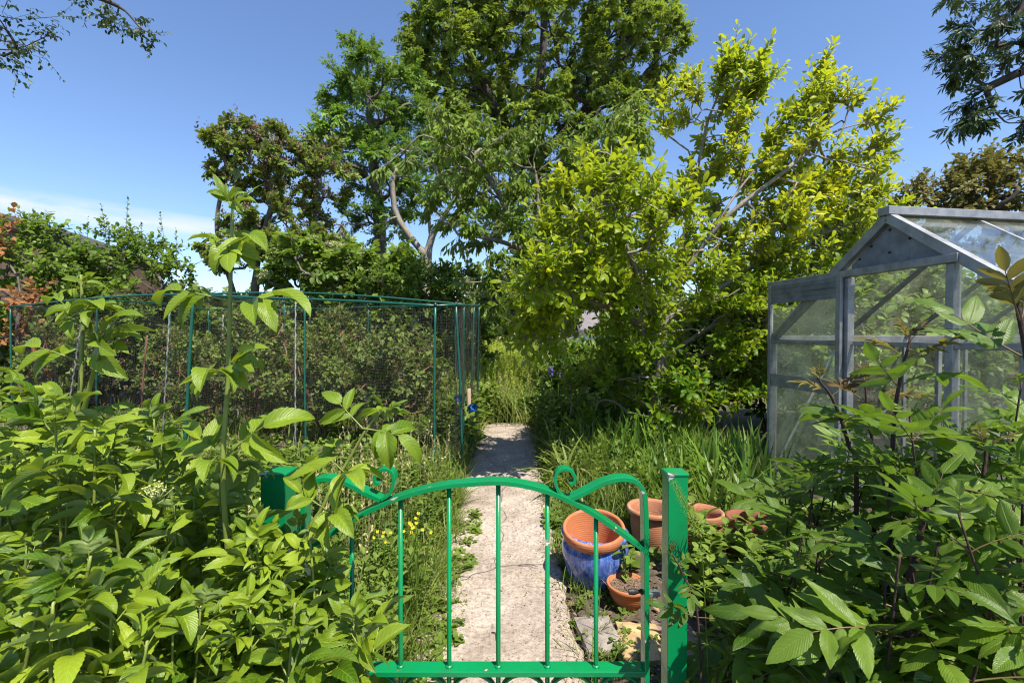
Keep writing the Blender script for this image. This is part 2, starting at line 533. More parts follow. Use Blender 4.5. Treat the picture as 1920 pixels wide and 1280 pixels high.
nx = 24; i = np.arange(len(ys) - 1)[:, None] * nx; j = np.arange(nx - 1)[None]
mb.add(np.stack([Xp, Yp, Zp], -1), np.stack([i + j, i + j + 1, i + j + nx + 1, i + j + nx], -1).reshape(-1, 4))
tag(mb.build('path', M_path), kind='structure')

# ------------------------------------------------------------------ green gate
def paint_mat():
    s = NT('green_gloss_paint')
    o = s.obj()
    f = s.noise(9, 4, .6, o); g = s.noise(70, 4, .6, o)
    c = s.mix(f, (.0, .175, .050, 1), (.003, .235, .078, 1))
    chip = s.ramp(s.noise(16, 3, .7, o), [(.69, (0, 0, 0)), (.70, (1, 1, 1))])
    ring = s.ramp(s.noise(16, 3, .7, o), [(.66, (0, 0, 0)), (.69, (.8, .8, .8))])
    dirt = s.ramp(s.noise(5, 6, .75, o, .8), [(.50, (0, 0, 0)), (.74, (.55, .55, .55))])
    c = s.mix(dirt, c, (.012, .085, .035))
    c = s.mix(s.math('MULTIPLY', ring, .7), c, (.13, .07, .035))
    c = s.mix(chip, c, (.36, .38, .36))
    return s.surf(s.n('ShaderNodeBsdfPrincipled', {'Base Color': c, 'Roughness': s.math('ADD', .24, s.math('MULTIPLY', dirt, .5)), 'Specular IOR Level': .5, 'Normal': s.bump(s.math('ADD', f, s.math('MULTIPLY', g, .35)), .22, .004)}).outputs[0])
M_green = paint_mat()
M_greypl = plain('grey_metal', (.30, .32, .33), .4, .6)
M_black = plain('black_rubber', (.02, .02, .022), .45)
GY = 1.2
def G(px, py): return P(px, py, GY)
GB = vec(0, GY, 0)
gate = thing('garden_gate', 'low green metal garden gate with arched top rail and two curled scrolls', 'gate', GB)
k = GY / FPX
FW, FT = .040, .010           # flat bar: depth along the path, thickness
flat = lambda d, t: [(-d / 2, -t / 2), (d / 2, -t / 2), (d / 2, t / 2), (-d / 2, t / 2)]
def strap(mbx, px, d=FW, t=FT, n=40):
    pts = spline(np.array([G(a, b) for a, b in px]), n)
    tube(mbx, pts, 1., prof=flat(d, t), nrm=(0, 1, 0))
MIR = lambda pts: [(1780 - a, b) for a, b in pts]
mb = MB()
arch = [(566, 1037), (620, 1000), (690, 958), (760, 929), (830, 912), (890, 906), (935, 904), (985, 910), (1040, 926), (1100, 955), (1160, 995), (1212, 1033)]
strap(mb, arch, .042, .012, 60)
gate_arch = mb.build('arch_rail', M_green, gate, bevel=.001)
scr = [(1211, 1262), (1211, 1150), (1211, 1010), (1210, 950), (1206, 921), (1192, 903), (1165, 898), (1130, 906), (1095, 924), (1066, 937)]
cur = [(1066, 937), (1050, 926), (1042, 905), (1044, 888), (1056, 880), (1070, 883), (1078, 894), (1076, 905), (1068, 907)]
low = P(1211, 1262, GY)
for f in (lambda q: q, MIR):
    mb = MB()
    pts = spline(np.array([G(a, b) for a, b in f(scr)] ), 70)
    tube(mb, pts, 1., prof=flat(.040, .013), nrm=(0, 1, 0))
    x0 = pts[0][0]
    beam(mb, (x0, GY, pts[0][2] + .002), (x0, GY, .09), .013, .040, up=(0, 1, 0))
    st = mb.build('side_stile', M_green, gate, bevel=.0015)
    mb = MB(); strap(mb, f(cur), .034, .0085, 44)
    mb.build('scroll', M_green, gate, bevel=.0012)
barx = [657, 749, 841, 934, 1027, 1119]
xs_m = [G(b, 1000)[0] for b in barx]
zr = G(960, 1250)[2]                                     # top of the middle rail
az_ = np.array([G(a, b) for a, b in arch]); az_ = spline(az_, 80)
for x in xs_m:
    mb = MB()
    zt = np.interp(x, az_[:, 0], az_[:, 2])
    tube(mb, [(x, GY, .10), (x, GY, zt - .004)], .0062, 12)
    mb.build('bar', M_green, gate)
xl_, xr_ = G(568, 1200)[0] + .006, G(1212, 1200)[0] - .006
for z in (zr - .010, zr - .158, .10):
    mb = MB(); beam(mb, (xl_, GY, z), (xr_, GY, z), .042, .015)
    mb.build('cross_rail', M_green, gate, bevel=.002)
xe = [xl_] + xs_m + [xr_]
for a, b in zip(xe[:-1], xe[1:]):
    c = vec((a + b) / 2, GY, zr - .084); r = min(.0625, (b - a) / 2 - .003)
    an = np.linspace(0, 2 * math.pi, 41)
    mb = MB(); tube(mb, np.stack([c[0] + r * np.cos(an), np.full(41, GY), c[2] + r * np.sin(an)], 1), 1., prof=flat(.016, .006), nrm=(0, 1, 0), cap=False)
    mb.build('ring', M_green, gate)
for z in (.24, .80):
    mb = MB(); xh = xl_ - .006
    tube(mb, [vec(xh - .012, GY + .004, z - .03), vec(xh - .012, GY + .004, z + .03)], .009, 12)
    beam(mb, (xh - .034, GY + .004, z), (xh + .004, GY + .004, z), .012, .022)
    mb.build('hinge', M_green, gate)
for x in xs_m:
    mb = MB(); lathe(mb, [(.0, .0), (.0105, .0), (.0095, .003), (.0068, .006), (0, .007)], (x, GY, zr - .003), seg=14)
    mb.build('weld_bead', M_green, gate)
# latch on the right stile
mb = MB(); pz = G(1211, 1115)
beam(mb, pz + vec(-.012, .004, .002), pz + vec(.036, .004, -.002), .014, .009)
tube(mb, [pz + vec(-.044, .0, .004), pz + vec(-.03, 0, .004), pz + vec(-.012, .002, .003)], [.007, .0085, .004], 10)
mb.build('latch', M_black, gate, bevel=.001)
mb = MB(); beam(mb, pz + vec(.008, -.004, .0), pz + vec(.036, -.004, .006), .022, .013)
mb.build('latch_plate', M_greypl, gate, bevel=.002)
gate.rotation_euler = (math.radians(-.8), 0, 0)

def gate_post(px0, px1, ptop, label, tilt):
    c0, c1 = P(px0, 1000, GY - .02), P(px1, 1000, GY - .02)
    wd = c1[0] - c0[0]; top = P(960, ptop, GY - .02)[2]
    base = vec((c0[0] + c1[0]) / 2, GY - .02 + wd / 2, 0)
    r = thing('gate_post', label, 'post', base)
    mb = MB(); box(mb, base + vec(0, 0, top / 2), (wd, wd, top)); mb.build('shaft', M_green, r, bevel=.002)
    mb = MB(); box(mb, base + vec(0, 0, top + .0035), (wd + .0045, wd + .0045, .007)); cp = mb.build('cap', M_green, r, bevel=.002)
    mb = MB()
    for z in (.42, .78):
        tube(mb, [base + vec(0, -wd / 2 + .003, top * z), base + vec(0, -wd / 2 - .0045, top * z)], [.008, .006], 10)
        if tilt: mb.build('bolt_head', M_greypl, r)
        mb = MB()
    return r
gate_post(1253, 1290, 893, 'green square gate post on the latch side, beside the terracotta pots', 0)
gate_post(489, 535, 893, 'green square gate post half hidden in the elder leaves', 1)

# ------------------------------------------------------------------ pots
def terracotta(name, c, lime=.5):
    s = NT(name); o = s.obj()
    f = s.noise(7, 6, .7, o); g = s.noise(60, 4, .6, o)
    sp = s.n('ShaderNodeSeparateXYZ', {0: o}).outputs[2]
    c1 = s.mix(f, C3(tuple(x * .72 for x in c)), C3(c))
    c1 = s.mix(s.math('MULTIPLY', s.ramp(s.noise(5, 6, .75, o, .5), [(.5, (0, 0, 0)), (.75, (1, 1, 1))]), lime), c1, (.55, .47, .40))
    ring = s.math('SINE', s.math('MULTIPLY', sp, 520.))
    nrm = s.bump(s.math('ADD', s.math('MULTIPLY', ring, .35), g), .35, .002)
    return s.surf(s.n('ShaderNodeBsdfPrincipled', {'Base Color': c1, 'Roughness': .85, 'Normal': nrm}).outputs[0])
M_terra = terracotta('terracotta', (.50, .165, .062), .28)
M_terra2 = terracotta('weathered_terracotta', (.42, .17, .085), .75)
M_terra3 = terracotta('brown_terracotta', (.24, .075, .04), .12)
def glaze():
    s = NT('blue_glaze'); o = s.obj()
    mp = s.n('ShaderNodeMapping', {0: o, 3: (1, 1, .28)}).outputs[0]
    f = s.noise(22, 8, .75, mp, 1.2); g = s.noise(60, 6, .75, mp, .5)
    c = s.ramp(f, [(.25, (.008, .018, .09)), (.5, (.022, .075, .36)), (.7, (.09, .20, .52))])
    z = s.n('ShaderNodeSeparateXYZ', {0: o}).outputs[2]
    rim = s.math('MULTIPLY', s.math('SUBTRACT', z, .205, clamp=True), 28., clamp=True)
    pale = s.math('MULTIPLY', s.ramp(g, [(.46, (0, 0, 0)), (.68, (1, 1, 1))]), s.math('ADD', s.math('MULTIPLY', rim, .5), .42))
    c = s.mix(pale, c, (.42, .48, .62))
    return s.surf(s.n('ShaderNodeBsdfPrincipled', {'Base Color': c, 'Roughness': .16, 'Specular IOR Level': .55, 'Coat Weight': .5, 'Coat Roughness': .06, 'Normal': s.bump(g, .12, .004)}).outputs[0])
M_glaze = glaze()
PB = vec(.452, 2.47, 0)
mb = MB()
lathe(mb, [(r_, z_ * 1.14) for r_, z_ in [(0, .0), (.118, .0), (.124, .006), (.15, .05), (.172, .11), (.181, .16), (.176, .19), (.163, .208), (.160, .216), (.178, .222), (.184, .232), (.182, .242), (.170, .247), (.156, .244), (.150, .232), (.156, .20), (.160, .14), (.12, .03), (0, .02)]], PB, seg=56)
tag(mb.build('glazed_pot', M_glaze, origin=PB), 'squat blue glazed pot with a rolled rim beside the path', 'plant pot')
TB = PB + vec(-.004, -.012, .185)
rt = rotx(math.radians(12)) @ roty(math.radians(-4))
mb = MB()
rin = [(.0, -.12), (.098, -.12), (.104, -.115), (.137, .075), (.158, .08), (.166, .09), (.166, .128), (.160, .135), (.150, .133)]
rin += [(.150 - .010 * t - .0013 * (i % 2), .133 - .235 * t) for i, t in enumerate(np.linspace(.05, 1, 26))]
rin = [(r if i < 9 else .148 - .052 * (i - 9) / 25 - .0014 * (i % 2), z) for i, (r, z) in enumerate(rin)] + [(0, -.104)]
lathe(mb, rin, TB, rt, seg=56)
tag(mb.build('terracotta_pot', M_terra, origin=TB), 'clean orange terracotta pot nested tilted inside the blue pot', 'plant pot')

def rim_pot(R0, h, rr=1.0):
    t = .016
    return [(0, 0), (R0 * .70, 0), (R0 * .72, .004), (R0 * .93, h * .72), (R0 * .93, h * .76), (R0 * 1.0, h * .78), (R0, h * .97), (R0 * .985, h), (R0 - t, h), (R0 - t * 1.4, h * .8), (R0 * .86, h * .7), (R0 * .66, .05), (0, .04)]
b = vec(.885, 2.86, 0)
mb = MB(); lathe(mb, [(0, 0), (.10, 0), (.112, .02), (.128, .11), (.133, .17), (.128, .20), (.131, .215), (.150, .222), (.156, .235), (.155, .252), (.148, .258), (.134, .255), (.126, .24), (.120, .18), (.1, .06), (0, .05)], b, seg=48)
tag(mb.build('terracotta_pot', M_terra2, origin=b), 'pale weathered terracotta pot with rolled rim behind the gate stile', 'plant pot')
b = vec(1.17, 2.80, 0)
mb = MB(); lathe(mb, rim_pot(.135, .255), b, seg=44)
tag(mb.build('terracotta_pot', M_terra2, origin=b), 'weathered terracotta pot just right of the green gate post', 'plant pot')
b = vec(1.29, 2.48, 0)
for q, (z, lab) in enumerate(((0, 'bottom brown terracotta pot of the stack among the sapling leaves'), (.105, 'upper brown terracotta pot standing stacked in a matching pot'))):
    bb = b + vec(.01 * q, 0, z)
    mb = MB(); lathe(mb, rim_pot(.118, .24), bb, seg=40)
    tag(mb.build('terracotta_pot', M_terra3, origin=bb), lab, 'plant pot')
b = vec(1.17, 2.28, .0)
mb = MB(); lathe(mb, [(0, 0), (.10, 0), (.12, .028), (.125, .03), (.117, .033), (.1, .012), (0, .01)], b, seg=36)
tag(mb.build('plant_saucer', terracotta('pale_saucer', (.52, .36, .25), .7), origin=b), 'pale clay saucer on the soil right of the gate post', 'saucer')
b = vec(.575, 2.24, 0)
bowl = thing('clay_bowl', 'small round clay bowl of dry soil with a leafy seedling before the blue pot', 'plant pot', b)
mb = MB(); lathe(mb, [(0, 0), (.055, 0), (.06, .004), (.088, .06), (.094, .092), (.102, .094), (.104, .112), (.098, .116), (.092, .112), (.088, .095), (.08, .09)], b, seg=40)
mb.build('bowl', M_terra, bowl)
mb = MB()
th = np.linspace(0, 2 * math.pi, 25)[:-1]; rr = np.linspace(.004, .089, 8)
V = np.array([[b[0] + r * math.cos(t), b[1] + r * math.sin(t), b[2] + .096 + R.normal(0, .0035)] for r in rr for t in th])
i = np.arange(7)[:, None] * 24; j = np.arange(24)[None]; kx = (j + 1) % 24
mb.add(V, np.stack([i + j, i + kx, i + 24 + kx, i + 24 + j], -1).reshape(-1, 4))
mb.build('potting_soil', plain('dry_soil', (.16, .105, .07), .95, bump=1., bscale=160), bowl)
M_straw = plain('dead_stalk', (.34, .24, .15), .85)
mb = MB()
for q in range(26):
    p0 = b + vec(R.normal(0, .035), R.normal(0, .035), .098)
    d = vec(R.normal(0, .5), R.normal(0, .5), .35)
    tube(mb, spline([p0, p0 + unit(d) * .03, p0 + unit(d + vec(R.normal(0, .7), R.normal(0, .7), -.3)) * R.uniform(.04, .085)], 6), .0012, 4)
mb.build('dead_stalk', M_straw, bowl)

# stone edging and slabs right of the path
def stone_mat(name, c, c2): return plain(name, c, .9, c2=c2, scale=16, bump=1., bscale=70)
def rough_block(name, c, size, rz, mat, label, cat):
    n = 7
    g = np.linspace(-1, 1, n)
    mb = MB()
    q = np.array([[x, y, z] for z in (-1, 1) for y in g for x in g], float)
    side = []
    V = q.copy()
    sp = np.maximum(np.abs(V[:, 0]), np.abs(V[:, 1]))
    V[:, :2] *= 1 - .06 * (sp[:, None] > .99) * R.uniform(0, 1.6, (len(V), 1))
    V[:, 2] -= np.where((V[:, 2] > 0) & (sp > .99), .35, 0) + R.normal(0, .07, len(V)) * (V[:, 2] > 0)
    V = V * np.array(size) / 2 @ rotz(rz).T + np.asarray(c)
    i = np.arange(n - 1)[:, None] * n; j = np.arange(n - 1)[None]
    top = np.stack([i + j, i + j + 1, i + j + n + 1, i + j + n], -1).reshape(-1, 4)
    per = [x for x in range(n)] + [y * n + n - 1 for y in range(1, n)] + [(n - 1) * n + x for x in range(n - 2, -1, -1)] + [y * n for y in range(n - 2, 0, -1)]
    per = np.array(per); pn = np.roll(per, -1)
    mb.add(V, np.concatenate([top + n * n, top[:, ::-1], np.stack([per, pn, pn + n * n, per + n * n], -1)]))
    tag(mb.build(name, mat, smooth=False, origin=c), label, cat)
rough_block('edging_stone', vec(.385, 2.0, .006), (.17, .24, .05), .1, stone_mat('grey_stone', (.30, .26, .22), (.17, .14, .12)), 'grey brown edging stone sunk beside the concrete path near the gate', 'stone')
rough_block('edging_stone', vec(.555, 1.95, .008), (.19, .25, .05), -.12, stone_mat('ochre_stone', (.52, .36, .17), (.32, .21, .10)), 'ochre yellow stone slab lying behind the latch bar of the gate', 'stone')
rough_block('edging_stone', vec(.74, 1.98, .006), (.17, .26, .05), .2, stone_mat('brown_stone', (.30, .21, .15), (.18, .12, .09)), 'dull brown stone slab between gate stile and latch post', 'stone')

# ------------------------------------------------------------------ greenhouse
def alu_mat(name, c, rough=.42):
    s = NT(name); o = s.obj()
    f = s.noise(11, 6, .65, o); g = s.noise(90, 3, .6, o)
    cc = s.mix(s.ramp(f, [(.35, (0, 0, 0)), (.7, (1, 1, 1))]), C3(tuple(x * .55 for x in c)), C3(c))
    cc = s.mix(s.ramp(g, [(.70, (0, 0, 0)), (.80, (.4, .4, .4))]), cc, (.10, .10, .09))
    return s.surf(s.n('ShaderNodeBsdfPrincipled', {'Base Color': cc, 'Metallic': .55, 'Roughness': s.math('ADD', rough, s.math('MULTIPLY', f, .25))}).outputs[0])
M_alu = alu_mat('dull_aluminium', (.36, .365, .375))
M_panel = alu_mat('grey_panel', (.25, .27, .31), .5)
def glass_mat():
    s = NT('dirty_glass'); o = s.pos()
    f = s.noise(3.5, 6, .7, o, .5); g = s.noise(45, 4, .7, o)
    dirt = s.math('ADD', s.math('MULTIPLY', s.ramp(f, [(.4, (0, 0, 0)), (.75, (1, 1, 1))]), .20), s.math('MULTIPLY', s.ramp(g, [(.55, (0, 0, 0)), (.75, (1, 1, 1))]), .10))
    dirt = s.math('ADD', dirt, .03)
    tr = s.n('ShaderNodeBsdfTransparent', {'Color': (.98, .99, .98, 1)})
    gl = s.n('ShaderNodeBsdfGlossy', {'Roughness': .03, 'Color': (1, 1, 1, 1)})
    df = s.n('ShaderNodeBsdfDiffuse', {'Color': (.58, .62, .50, 1)})
    tl = s.n('ShaderNodeBsdfTranslucent', {'Color': (.62, .70, .50, 1)})
    dd = s.n('ShaderNodeMixShader', {0: .5, 1: df.outputs[0], 2: tl.outputs[0]})
    ge = s.n('ShaderNodeNewGeometry')
    dp = s.math('ABSOLUTE', s.n('ShaderNodeVectorMath', {0: ge.outputs['Incoming'], 1: ge.outputs['Normal']}, operation='DOT_PRODUCT').outputs['Value'])
    lw = s.math('ADD', .035, s.math('MULTIPLY', s.math('POWER', s.math('SUBTRACT', 1., dp), 5.), .9))
    a = s.n('ShaderNodeMixShader', {0: dirt, 1: tr.outputs[0], 2: dd.outputs[0]})
    b = s.n('ShaderNodeMixShader', {0: lw, 1: a.outputs[0], 2: gl.outputs[0]})
    return s.surf(b.outputs[0])
M_glass = glass_mat()
GO = vec(2.14, 3.73, 0); gs = vec(.148, -.989, 0); gt = vec(.989, .148, 0)
LEN = 2.5; WID = 1.96; EV = 1.30; AP = 2.05; D0, D1 = .70, 1.33
def gh(s, t, z): return GO + gs * s + gt * t + vec(0, 0, z)
house = thing('greenhouse', 'old aluminium framed greenhouse with dusty glass and a grey gable panel', 'greenhouse', GO)
def roofz(s): return EV + (AP - EV) * (1 - abs(s - WID / 2) / (WID / 2))
fr = []
def bar(p, q, wd, ht, up=(0, 0, 1), name='frame_bar', mat=None):
    mb = MB(); beam(mb, p, q, wd, ht, up); return mb.build(name, mat or M_alu, house, bevel=.003)
upn = tuple(-gt)
# corner posts, door posts
for s_ in (.0, WID):
    for t_ in (0, LEN):
        bar(gh(s_, t_, 0), gh(s_, t_, EV), .045, .045, upn, 'corner_post')
for s_ in (D0, D1):
    bar(gh(s_, 0, 0), gh(s_, 0, 1.72), .042, .05, upn, 'door_post')
    bar(gh(s_ , LEN, 0), gh(s_, LEN, roofz(s_) - .03), .035, .035, upn, 'gable_bar')
# rafters and ridge
sl_ = unit(vec(0, 0, 1) + 0)
for t_ in (0, LEN):
    for s_ in (0, WID):
        bar(gh(s_, t_ - .01, EV), gh(WID / 2, t_ - .01, AP), .05, .055, (0, 0, 1), 'rafter')
bar(gh(WID / 2, -.05, AP + .035), gh(WID / 2, LEN + .04, AP + .035), .075, .05, name='ridge')
for s_ in (-.01, WID + .01):
    bar(gh(s_, -.03, EV + .0), gh(s_, LEN + .03, EV + .0), .05, .06, name='eave_rail')
    bar(gh(s_, 0, .07), gh(s_, LEN, .07), .05, .08, name='base_rail')
bar(gh(0, LEN, .07), gh(WID, LEN, .07), .05, .08, name='base_rail')
bar(gh(0, LEN, EV - .01), gh(WID, LEN, EV - .01), .035, .04, name='cross_bar')
bar(gh(0, LEN, .68), gh(WID, LEN, .68), .03, .03, name='cross_bar')
for t_ in np.arange(1, 4) * LEN / 4:
    for s_ in (0, WID):
        bar(gh(s_, t_, .1), gh(s_, t_, EV - .02), .024, .03, upn, 'glazing_bar')
        bar(gh(s_, t_, EV + .01), gh(WID / 2, t_, AP), .024, .03, (0, 0, 1), 'glazing_bar')
for s_ in (0, WID):
    for a, bq in ((.05, .8),):
        bar(gh(s_, .03, .25), gh(s_, .6, EV - .05), .02, .008, (0, 1, 0), 'brace')
bar(gh(-.02, -.02, 1.745), gh(D1 + .05, -.02, 1.745), .05, .045, name='door_track')
bar(gh(D1, -.002, EV - .015), gh(WID, -.002, EV - .015), .03, .035, name='cross_bar')
bar(gh(0, -.002, EV - .015), gh(D0, -.002, EV - .015), .03, .035, name='cross_bar')
bar(gh(D0 + .03, .012, EV - .015), gh(D1 - .03, .012, EV - .015), .02, .03, name='cross_bar')
bar(gh(D1 + .31, -.002, .06), gh(D1 + .31, -.002, roofz(D1 + .31) - .04), .022, .028, upn, 'glazing_bar')
bar(gh(D0 + .07, LEN * .25, .06), gh(D0 + .07, LEN * .25, 1.26), .024, .03, upn, 'staging_post')
bar(gh(D1 - .1, LEN * .5, .06), gh(D1 - .1, LEN * .5, 1.2), .024, .03, upn, 'staging_post')
bar(gh(D0 - .1, LEN * .5, .62), gh(D1 + .3, LEN * .5, .62), .24, .02, name='staging_shelf')
# gable panel (with small studs)
mb = MB()
tri = [gh(D0 + .02, 0, 1.77), gh(D1 - .02, 0, 1.77), gh(D1 - .02, 0, roofz(D1) - .035), gh(WID / 2, 0, AP - .03), gh(D0 + .02, 0, roofz(D0) - .035)]
V = np.array(tri + [p + gt * .006 for p in tri])
mb.add(V, [np.array([[0, 1, 2, 3, 4][::-1], [5, 6, 7, 8, 9]]), np.array([[q, (q + 1) % 5, (q + 1) % 5 + 5, q + 5] for q in range(5)])])
gp = mb.build('gable_panel', M_panel, house, smooth=False)
mb = MB()
for s_, z_ in ((WID / 2, AP - .075), (WID / 2 - .12, AP - .15), (WID / 2 + .12, AP - .15), (D0 + .08, 1.83), (D1 - .08, 1.83), (WID / 2, 1.84)):
    tube(mb, [gh(s_, -.005, z_), gh(s_, .004, z_)], .008, 8)
mb.build('rivet', M_black, gp)
# glass
def pane(cs, nrm=None):
    cs = np.array(cs); n = unit(np.cross(cs[1] - cs[0], cs[2] - cs[0]))
    mb = MB(); V = np.concatenate([cs - n * .0015, cs + n * .0015]); q = len(cs)
    mb.add(V, [np.array([list(range(q))[::-1], list(range(q, 2 * q))]), np.array([[a, (a + 1) % q, (a + 1) % q + q, a + q] for a in range(q)])])
    return mb.build('glass_pane', M_glass, house, smooth=False)
i_ = .012
for s0, s1 in ((0, D0), (D1, WID)):
    a, bq = s0 + .02, s1 - .02
    pane([gh(a, i_, .1), gh(bq, i_, .1), gh(bq, i_, EV - .03), gh(a, i_, EV - .03)])
    pane([gh(a, i_, EV), gh(bq, i_, EV), gh(bq, i_, roofz(bq) - .03), gh(a, i_, roofz(a) - .03)])
pane([gh(.02, LEN, .1), gh(WID - .02, LEN, .1), gh(WID - .02, LEN, EV - .03), gh(.02, LEN, EV - .03)])
pane([gh(.02, LEN, EV), gh(WID - .02, LEN, EV), gh(WID / 2, LEN, AP - .03)])
for q in range(4):
    t0, t1 = q * LEN / 4 + .014, (q + 1) * LEN / 4 - .014
    for s_ in (0, WID):
        pane([gh(s_, t0, .11), gh(s_, t1, .11), gh(s_, t1, EV - .03), gh(s_, t0, EV - .03)])
        pane([gh(s_, t0, EV + .03), gh(s_, t1, EV + .03), gh(WID / 2, t1, AP + .012), gh(WID / 2, t0, AP + .012)])
# sliding door pushed to the left of the opening
ds0, ds1, dt = .025, .675, -.045
def dbar(p, q, wd, ht, up=(0, 0, 1)): return bar(p, q, wd, ht, up, 'door_frame')
mb = MB()
beam(mb, gh(ds0, dt, .06), gh(ds0, dt, 1.73), .03, .026, upn); beam(mb, gh(ds1, dt, .06), gh(ds1, dt, 1.73), .036, .026, upn)
beam(mb, gh(ds0 + .02, dt, .98), gh(ds1 - .02, dt, .98), .02, .10); beam(mb, gh(ds0 + .02, dt, .09), gh(ds1 - .02, dt, .09), .02, .07)
beam(mb, gh(ds0 + .02, dt + .002, 1.285), gh(ds1 - .02, dt + .002, 1.285), .014, .022)
door = mb.build('sliding_door', M_alu, house, bevel=.002)
mb = MB()
for q in range(4):
    z = 1.715 - q * .037
    beam(mb, gh(ds0 + .015, dt - .004 - .003 * (q % 2), z), gh(ds1 - .015, dt - .004 - .003 * (q % 2), z), .012, .0355)
mb.build('head_panel', M_panel, door, bevel=.002)
for z0, z1 in ((1.035, 1.57), (.13, .925)):
    cs = [gh(ds0 + .015, dt, z0), gh(ds1 - .015, dt, z0), gh(ds1 - .015, dt, z1), gh(ds0 + .015, dt, z1)]
    p_ = pane(cs); p_.parent = door
# things inside the greenhouse
b = gh(1.35, 1.05, 0)
mb = MB(); lathe(mb, [(0, 0), (.26, 0), (.27, .02), (.285, .5), (.28, .86), (.27, .95), (.23, 1.02), (.12, 1.06), (0, 1.07)], b, seg=40)
tag(mb.build('water_butt', plain('blue_green_plastic', (.14, .26, .25), .4, var=.2), origin=b), 'rounded blue green water butt behind the greenhouse glass', 'water butt')

# ------------------------------------------------------------------ fruit cage
def cage_paint():
    s = NT('coated_tube'); o = s.obj()
    f = s.noise(30, 4, .6, o)
    c = s.mix(f, (.004, .055, .04, 1), (.010, .115, .082, 1))
    return s.surf(s.n('ShaderNodeBsdfPrincipled', {'Base Color': c, 'Roughness': .38}).outputs[0])
M_tube = cage_paint()
M_net = plain('dark_netting', (.045, .045, .038), .8)
A0 = vec(-.70, 4.10, 0); B0 = vec(-3.66, 5.2, 0); C0 = vec(-7.1, 6.45, 0)
E0 = vec(-.49, 6.6, 0)
cage = thing('fruit_cage', 'tall fruit cage of green tubes hung with dark netting', 'fruit cage', A0)
CZ = {'A': 1.61, 'B': 1.80, 'C': 1.72}
def post(p, top, z, r=.011):
    mb = MB(); pts = spline([vec(p[0], p[1], -.05), (vec(p[0], p[1], 0) + vec(top[0], top[1], z)) / 2 + vec(R.normal(0, .008), 0, 0), vec(top[0], top[1], z)], 10)
    tube(mb, pts, r, 10); o = mb.build('cage_post', M_tube, cage)
    mb = MB(); tube(mb, [pts[-1] - vec(0, 0, .02), pts[-1] + vec(0, 0, .015)], r * 1.35, 10); mb.build('tube_joint', M_black, o)
post(A0, (-.69, 4.10), 1.61)
post((-.475, 4.35), (-.53, 4.3), 1.63)
post((-.565, 5.3), (-.56, 5.3), 1.69)
post((-.56, 6.0), (-.50, 6.0), 1.73)
post(E0, (-.47, 6.5), 1.76)
post(B0 + vec(-.1, 0, 0), (-3.62, 5.18), 1.80, .016)
post(C0, C0, 1.74)
post(vec(-2.1, 4.62, 0), (-2.1, 4.62), 1.70, .010)
post(vec(-5.3, 5.8, 0), (-5.28, 5.8), 1.78)
bk = [vec(-7.6, 8.6, 0), vec(-5.6, 8.4, 0), vec(-3.6, 8.1, 0), vec(-2.4, 7.6, 0), vec(-.9, 7.2, 0)]
for p in bk: post(p, p, 1.80 + R.normal(0, .02))
post(vec(-3.4, 6.8, 0), (-3.4, 6.8), 1.82)
post(vec(-5.4, 7.2, 0), (-5.4, 7.2), 1.82)
def rail(pts, r=.010):
    mb = MB(); tube(mb, spline(pts, 40), r, 10); mb.build('cage_rail', M_tube, cage)
rail([vec(-.69, 4.10, 1.60), vec(-1.7, 4.47, 1.675), vec(-2.7, 4.84, 1.73), vec(-3.62, 5.18, 1.79), vec(-4.5, 5.5, 1.81), vec(-5.6, 5.9, 1.79), vec(-7.1, 6.45, 1.73)], .0125)
rail([vec(-.69, 4.10, 1.60), vec(-.53, 4.3, 1.62), vec(-.56, 5.3, 1.68), vec(-.50, 6.0, 1.72), vec(-.47, 6.5, 1.75)], .012)
rail([p + vec(0, 0, 1.79) for p in bk])
rail([vec(-.55, 5.3, 1.69), vec(-1.6, 5.3, 1.78), vec(-2.6, 5.35, 1.83), vec(-3.62, 5.2, 1.80)])
rail([vec(-3.62, 5.18, 1.79), vec(-3.4, 6.8, 1.81), vec(-3.6, 8.1, 1.79)])
rail([vec(-2.1, 4.62, 1.70), vec(-2.0, 6., 1.77), vec(-2.4, 7.6, 1.79)], .01)
rail([vec(-5.28, 5.8, 1.78), vec(-5.4, 7.2, 1.81), vec(-5.6, 8.4, 1.79)])
rail([vec(-7.1, 6.45, 1.73), vec(-7.6, 8.6, 1.78)])
def net(name, f, nu, nv, rad, sub=3):
    """strands of a hanging net: f(u, v) gives points"""
    mb = MB()
    for axis in (0, 1):
        na, nb_ = (nu, nv) if axis == 0 else (nv, nu)
        a = np.linspace(0, 1, na); b_ = np.linspace(0, 1, max(3, nb_ // sub))
        Ag, Bg = np.meshgrid(a, b_, indexing='ij')
        Pn = f(Ag, Bg) if axis == 0 else f(Bg, Ag)
        cones(mb, Pn[:, :-1].reshape(-1, 3), Pn[:, 1:].reshape(-1, 3), rad, rad, 3)
    return tag(mb.build(name, M_net, cage), kind=None)
def hang(p, q, ztop, zbot, sag=.03, seed=0.):
    def f(u, v):
        Pn = p[None, None] * (1 - u[..., None]) + q[None, None] * u[..., None]
        zt = np.interp(u, np.linspace(0, 1, len(ztop)), ztop)
        zb = np.interp(u, np.linspace(0, 1, len(zbot)), zbot) + .03 * np.sin(u * 23 + seed) + .02 * np.sin(u * 51 + seed)
        z = zt + (zb - zt) * v + .010 * np.sin(u * 40 + v * 13 + seed)
        d = q - p; n = unit(vec(-d[1], d[0], 0))
        off = sag * np.sin(v * 3.1) * (np.sin(u * 9 + seed) + .5 * np.sin(u * 21 + v * 5 + seed)) + .012 * np.sin(u * 77 + v * 17)
        al = .015 * np.sin(v * 9 + u * 31 + seed)
        return Pn + n * off[..., None] + unit(d) * al[..., None] + np.array([0, 0, 1.]) * z[..., None]
    return f
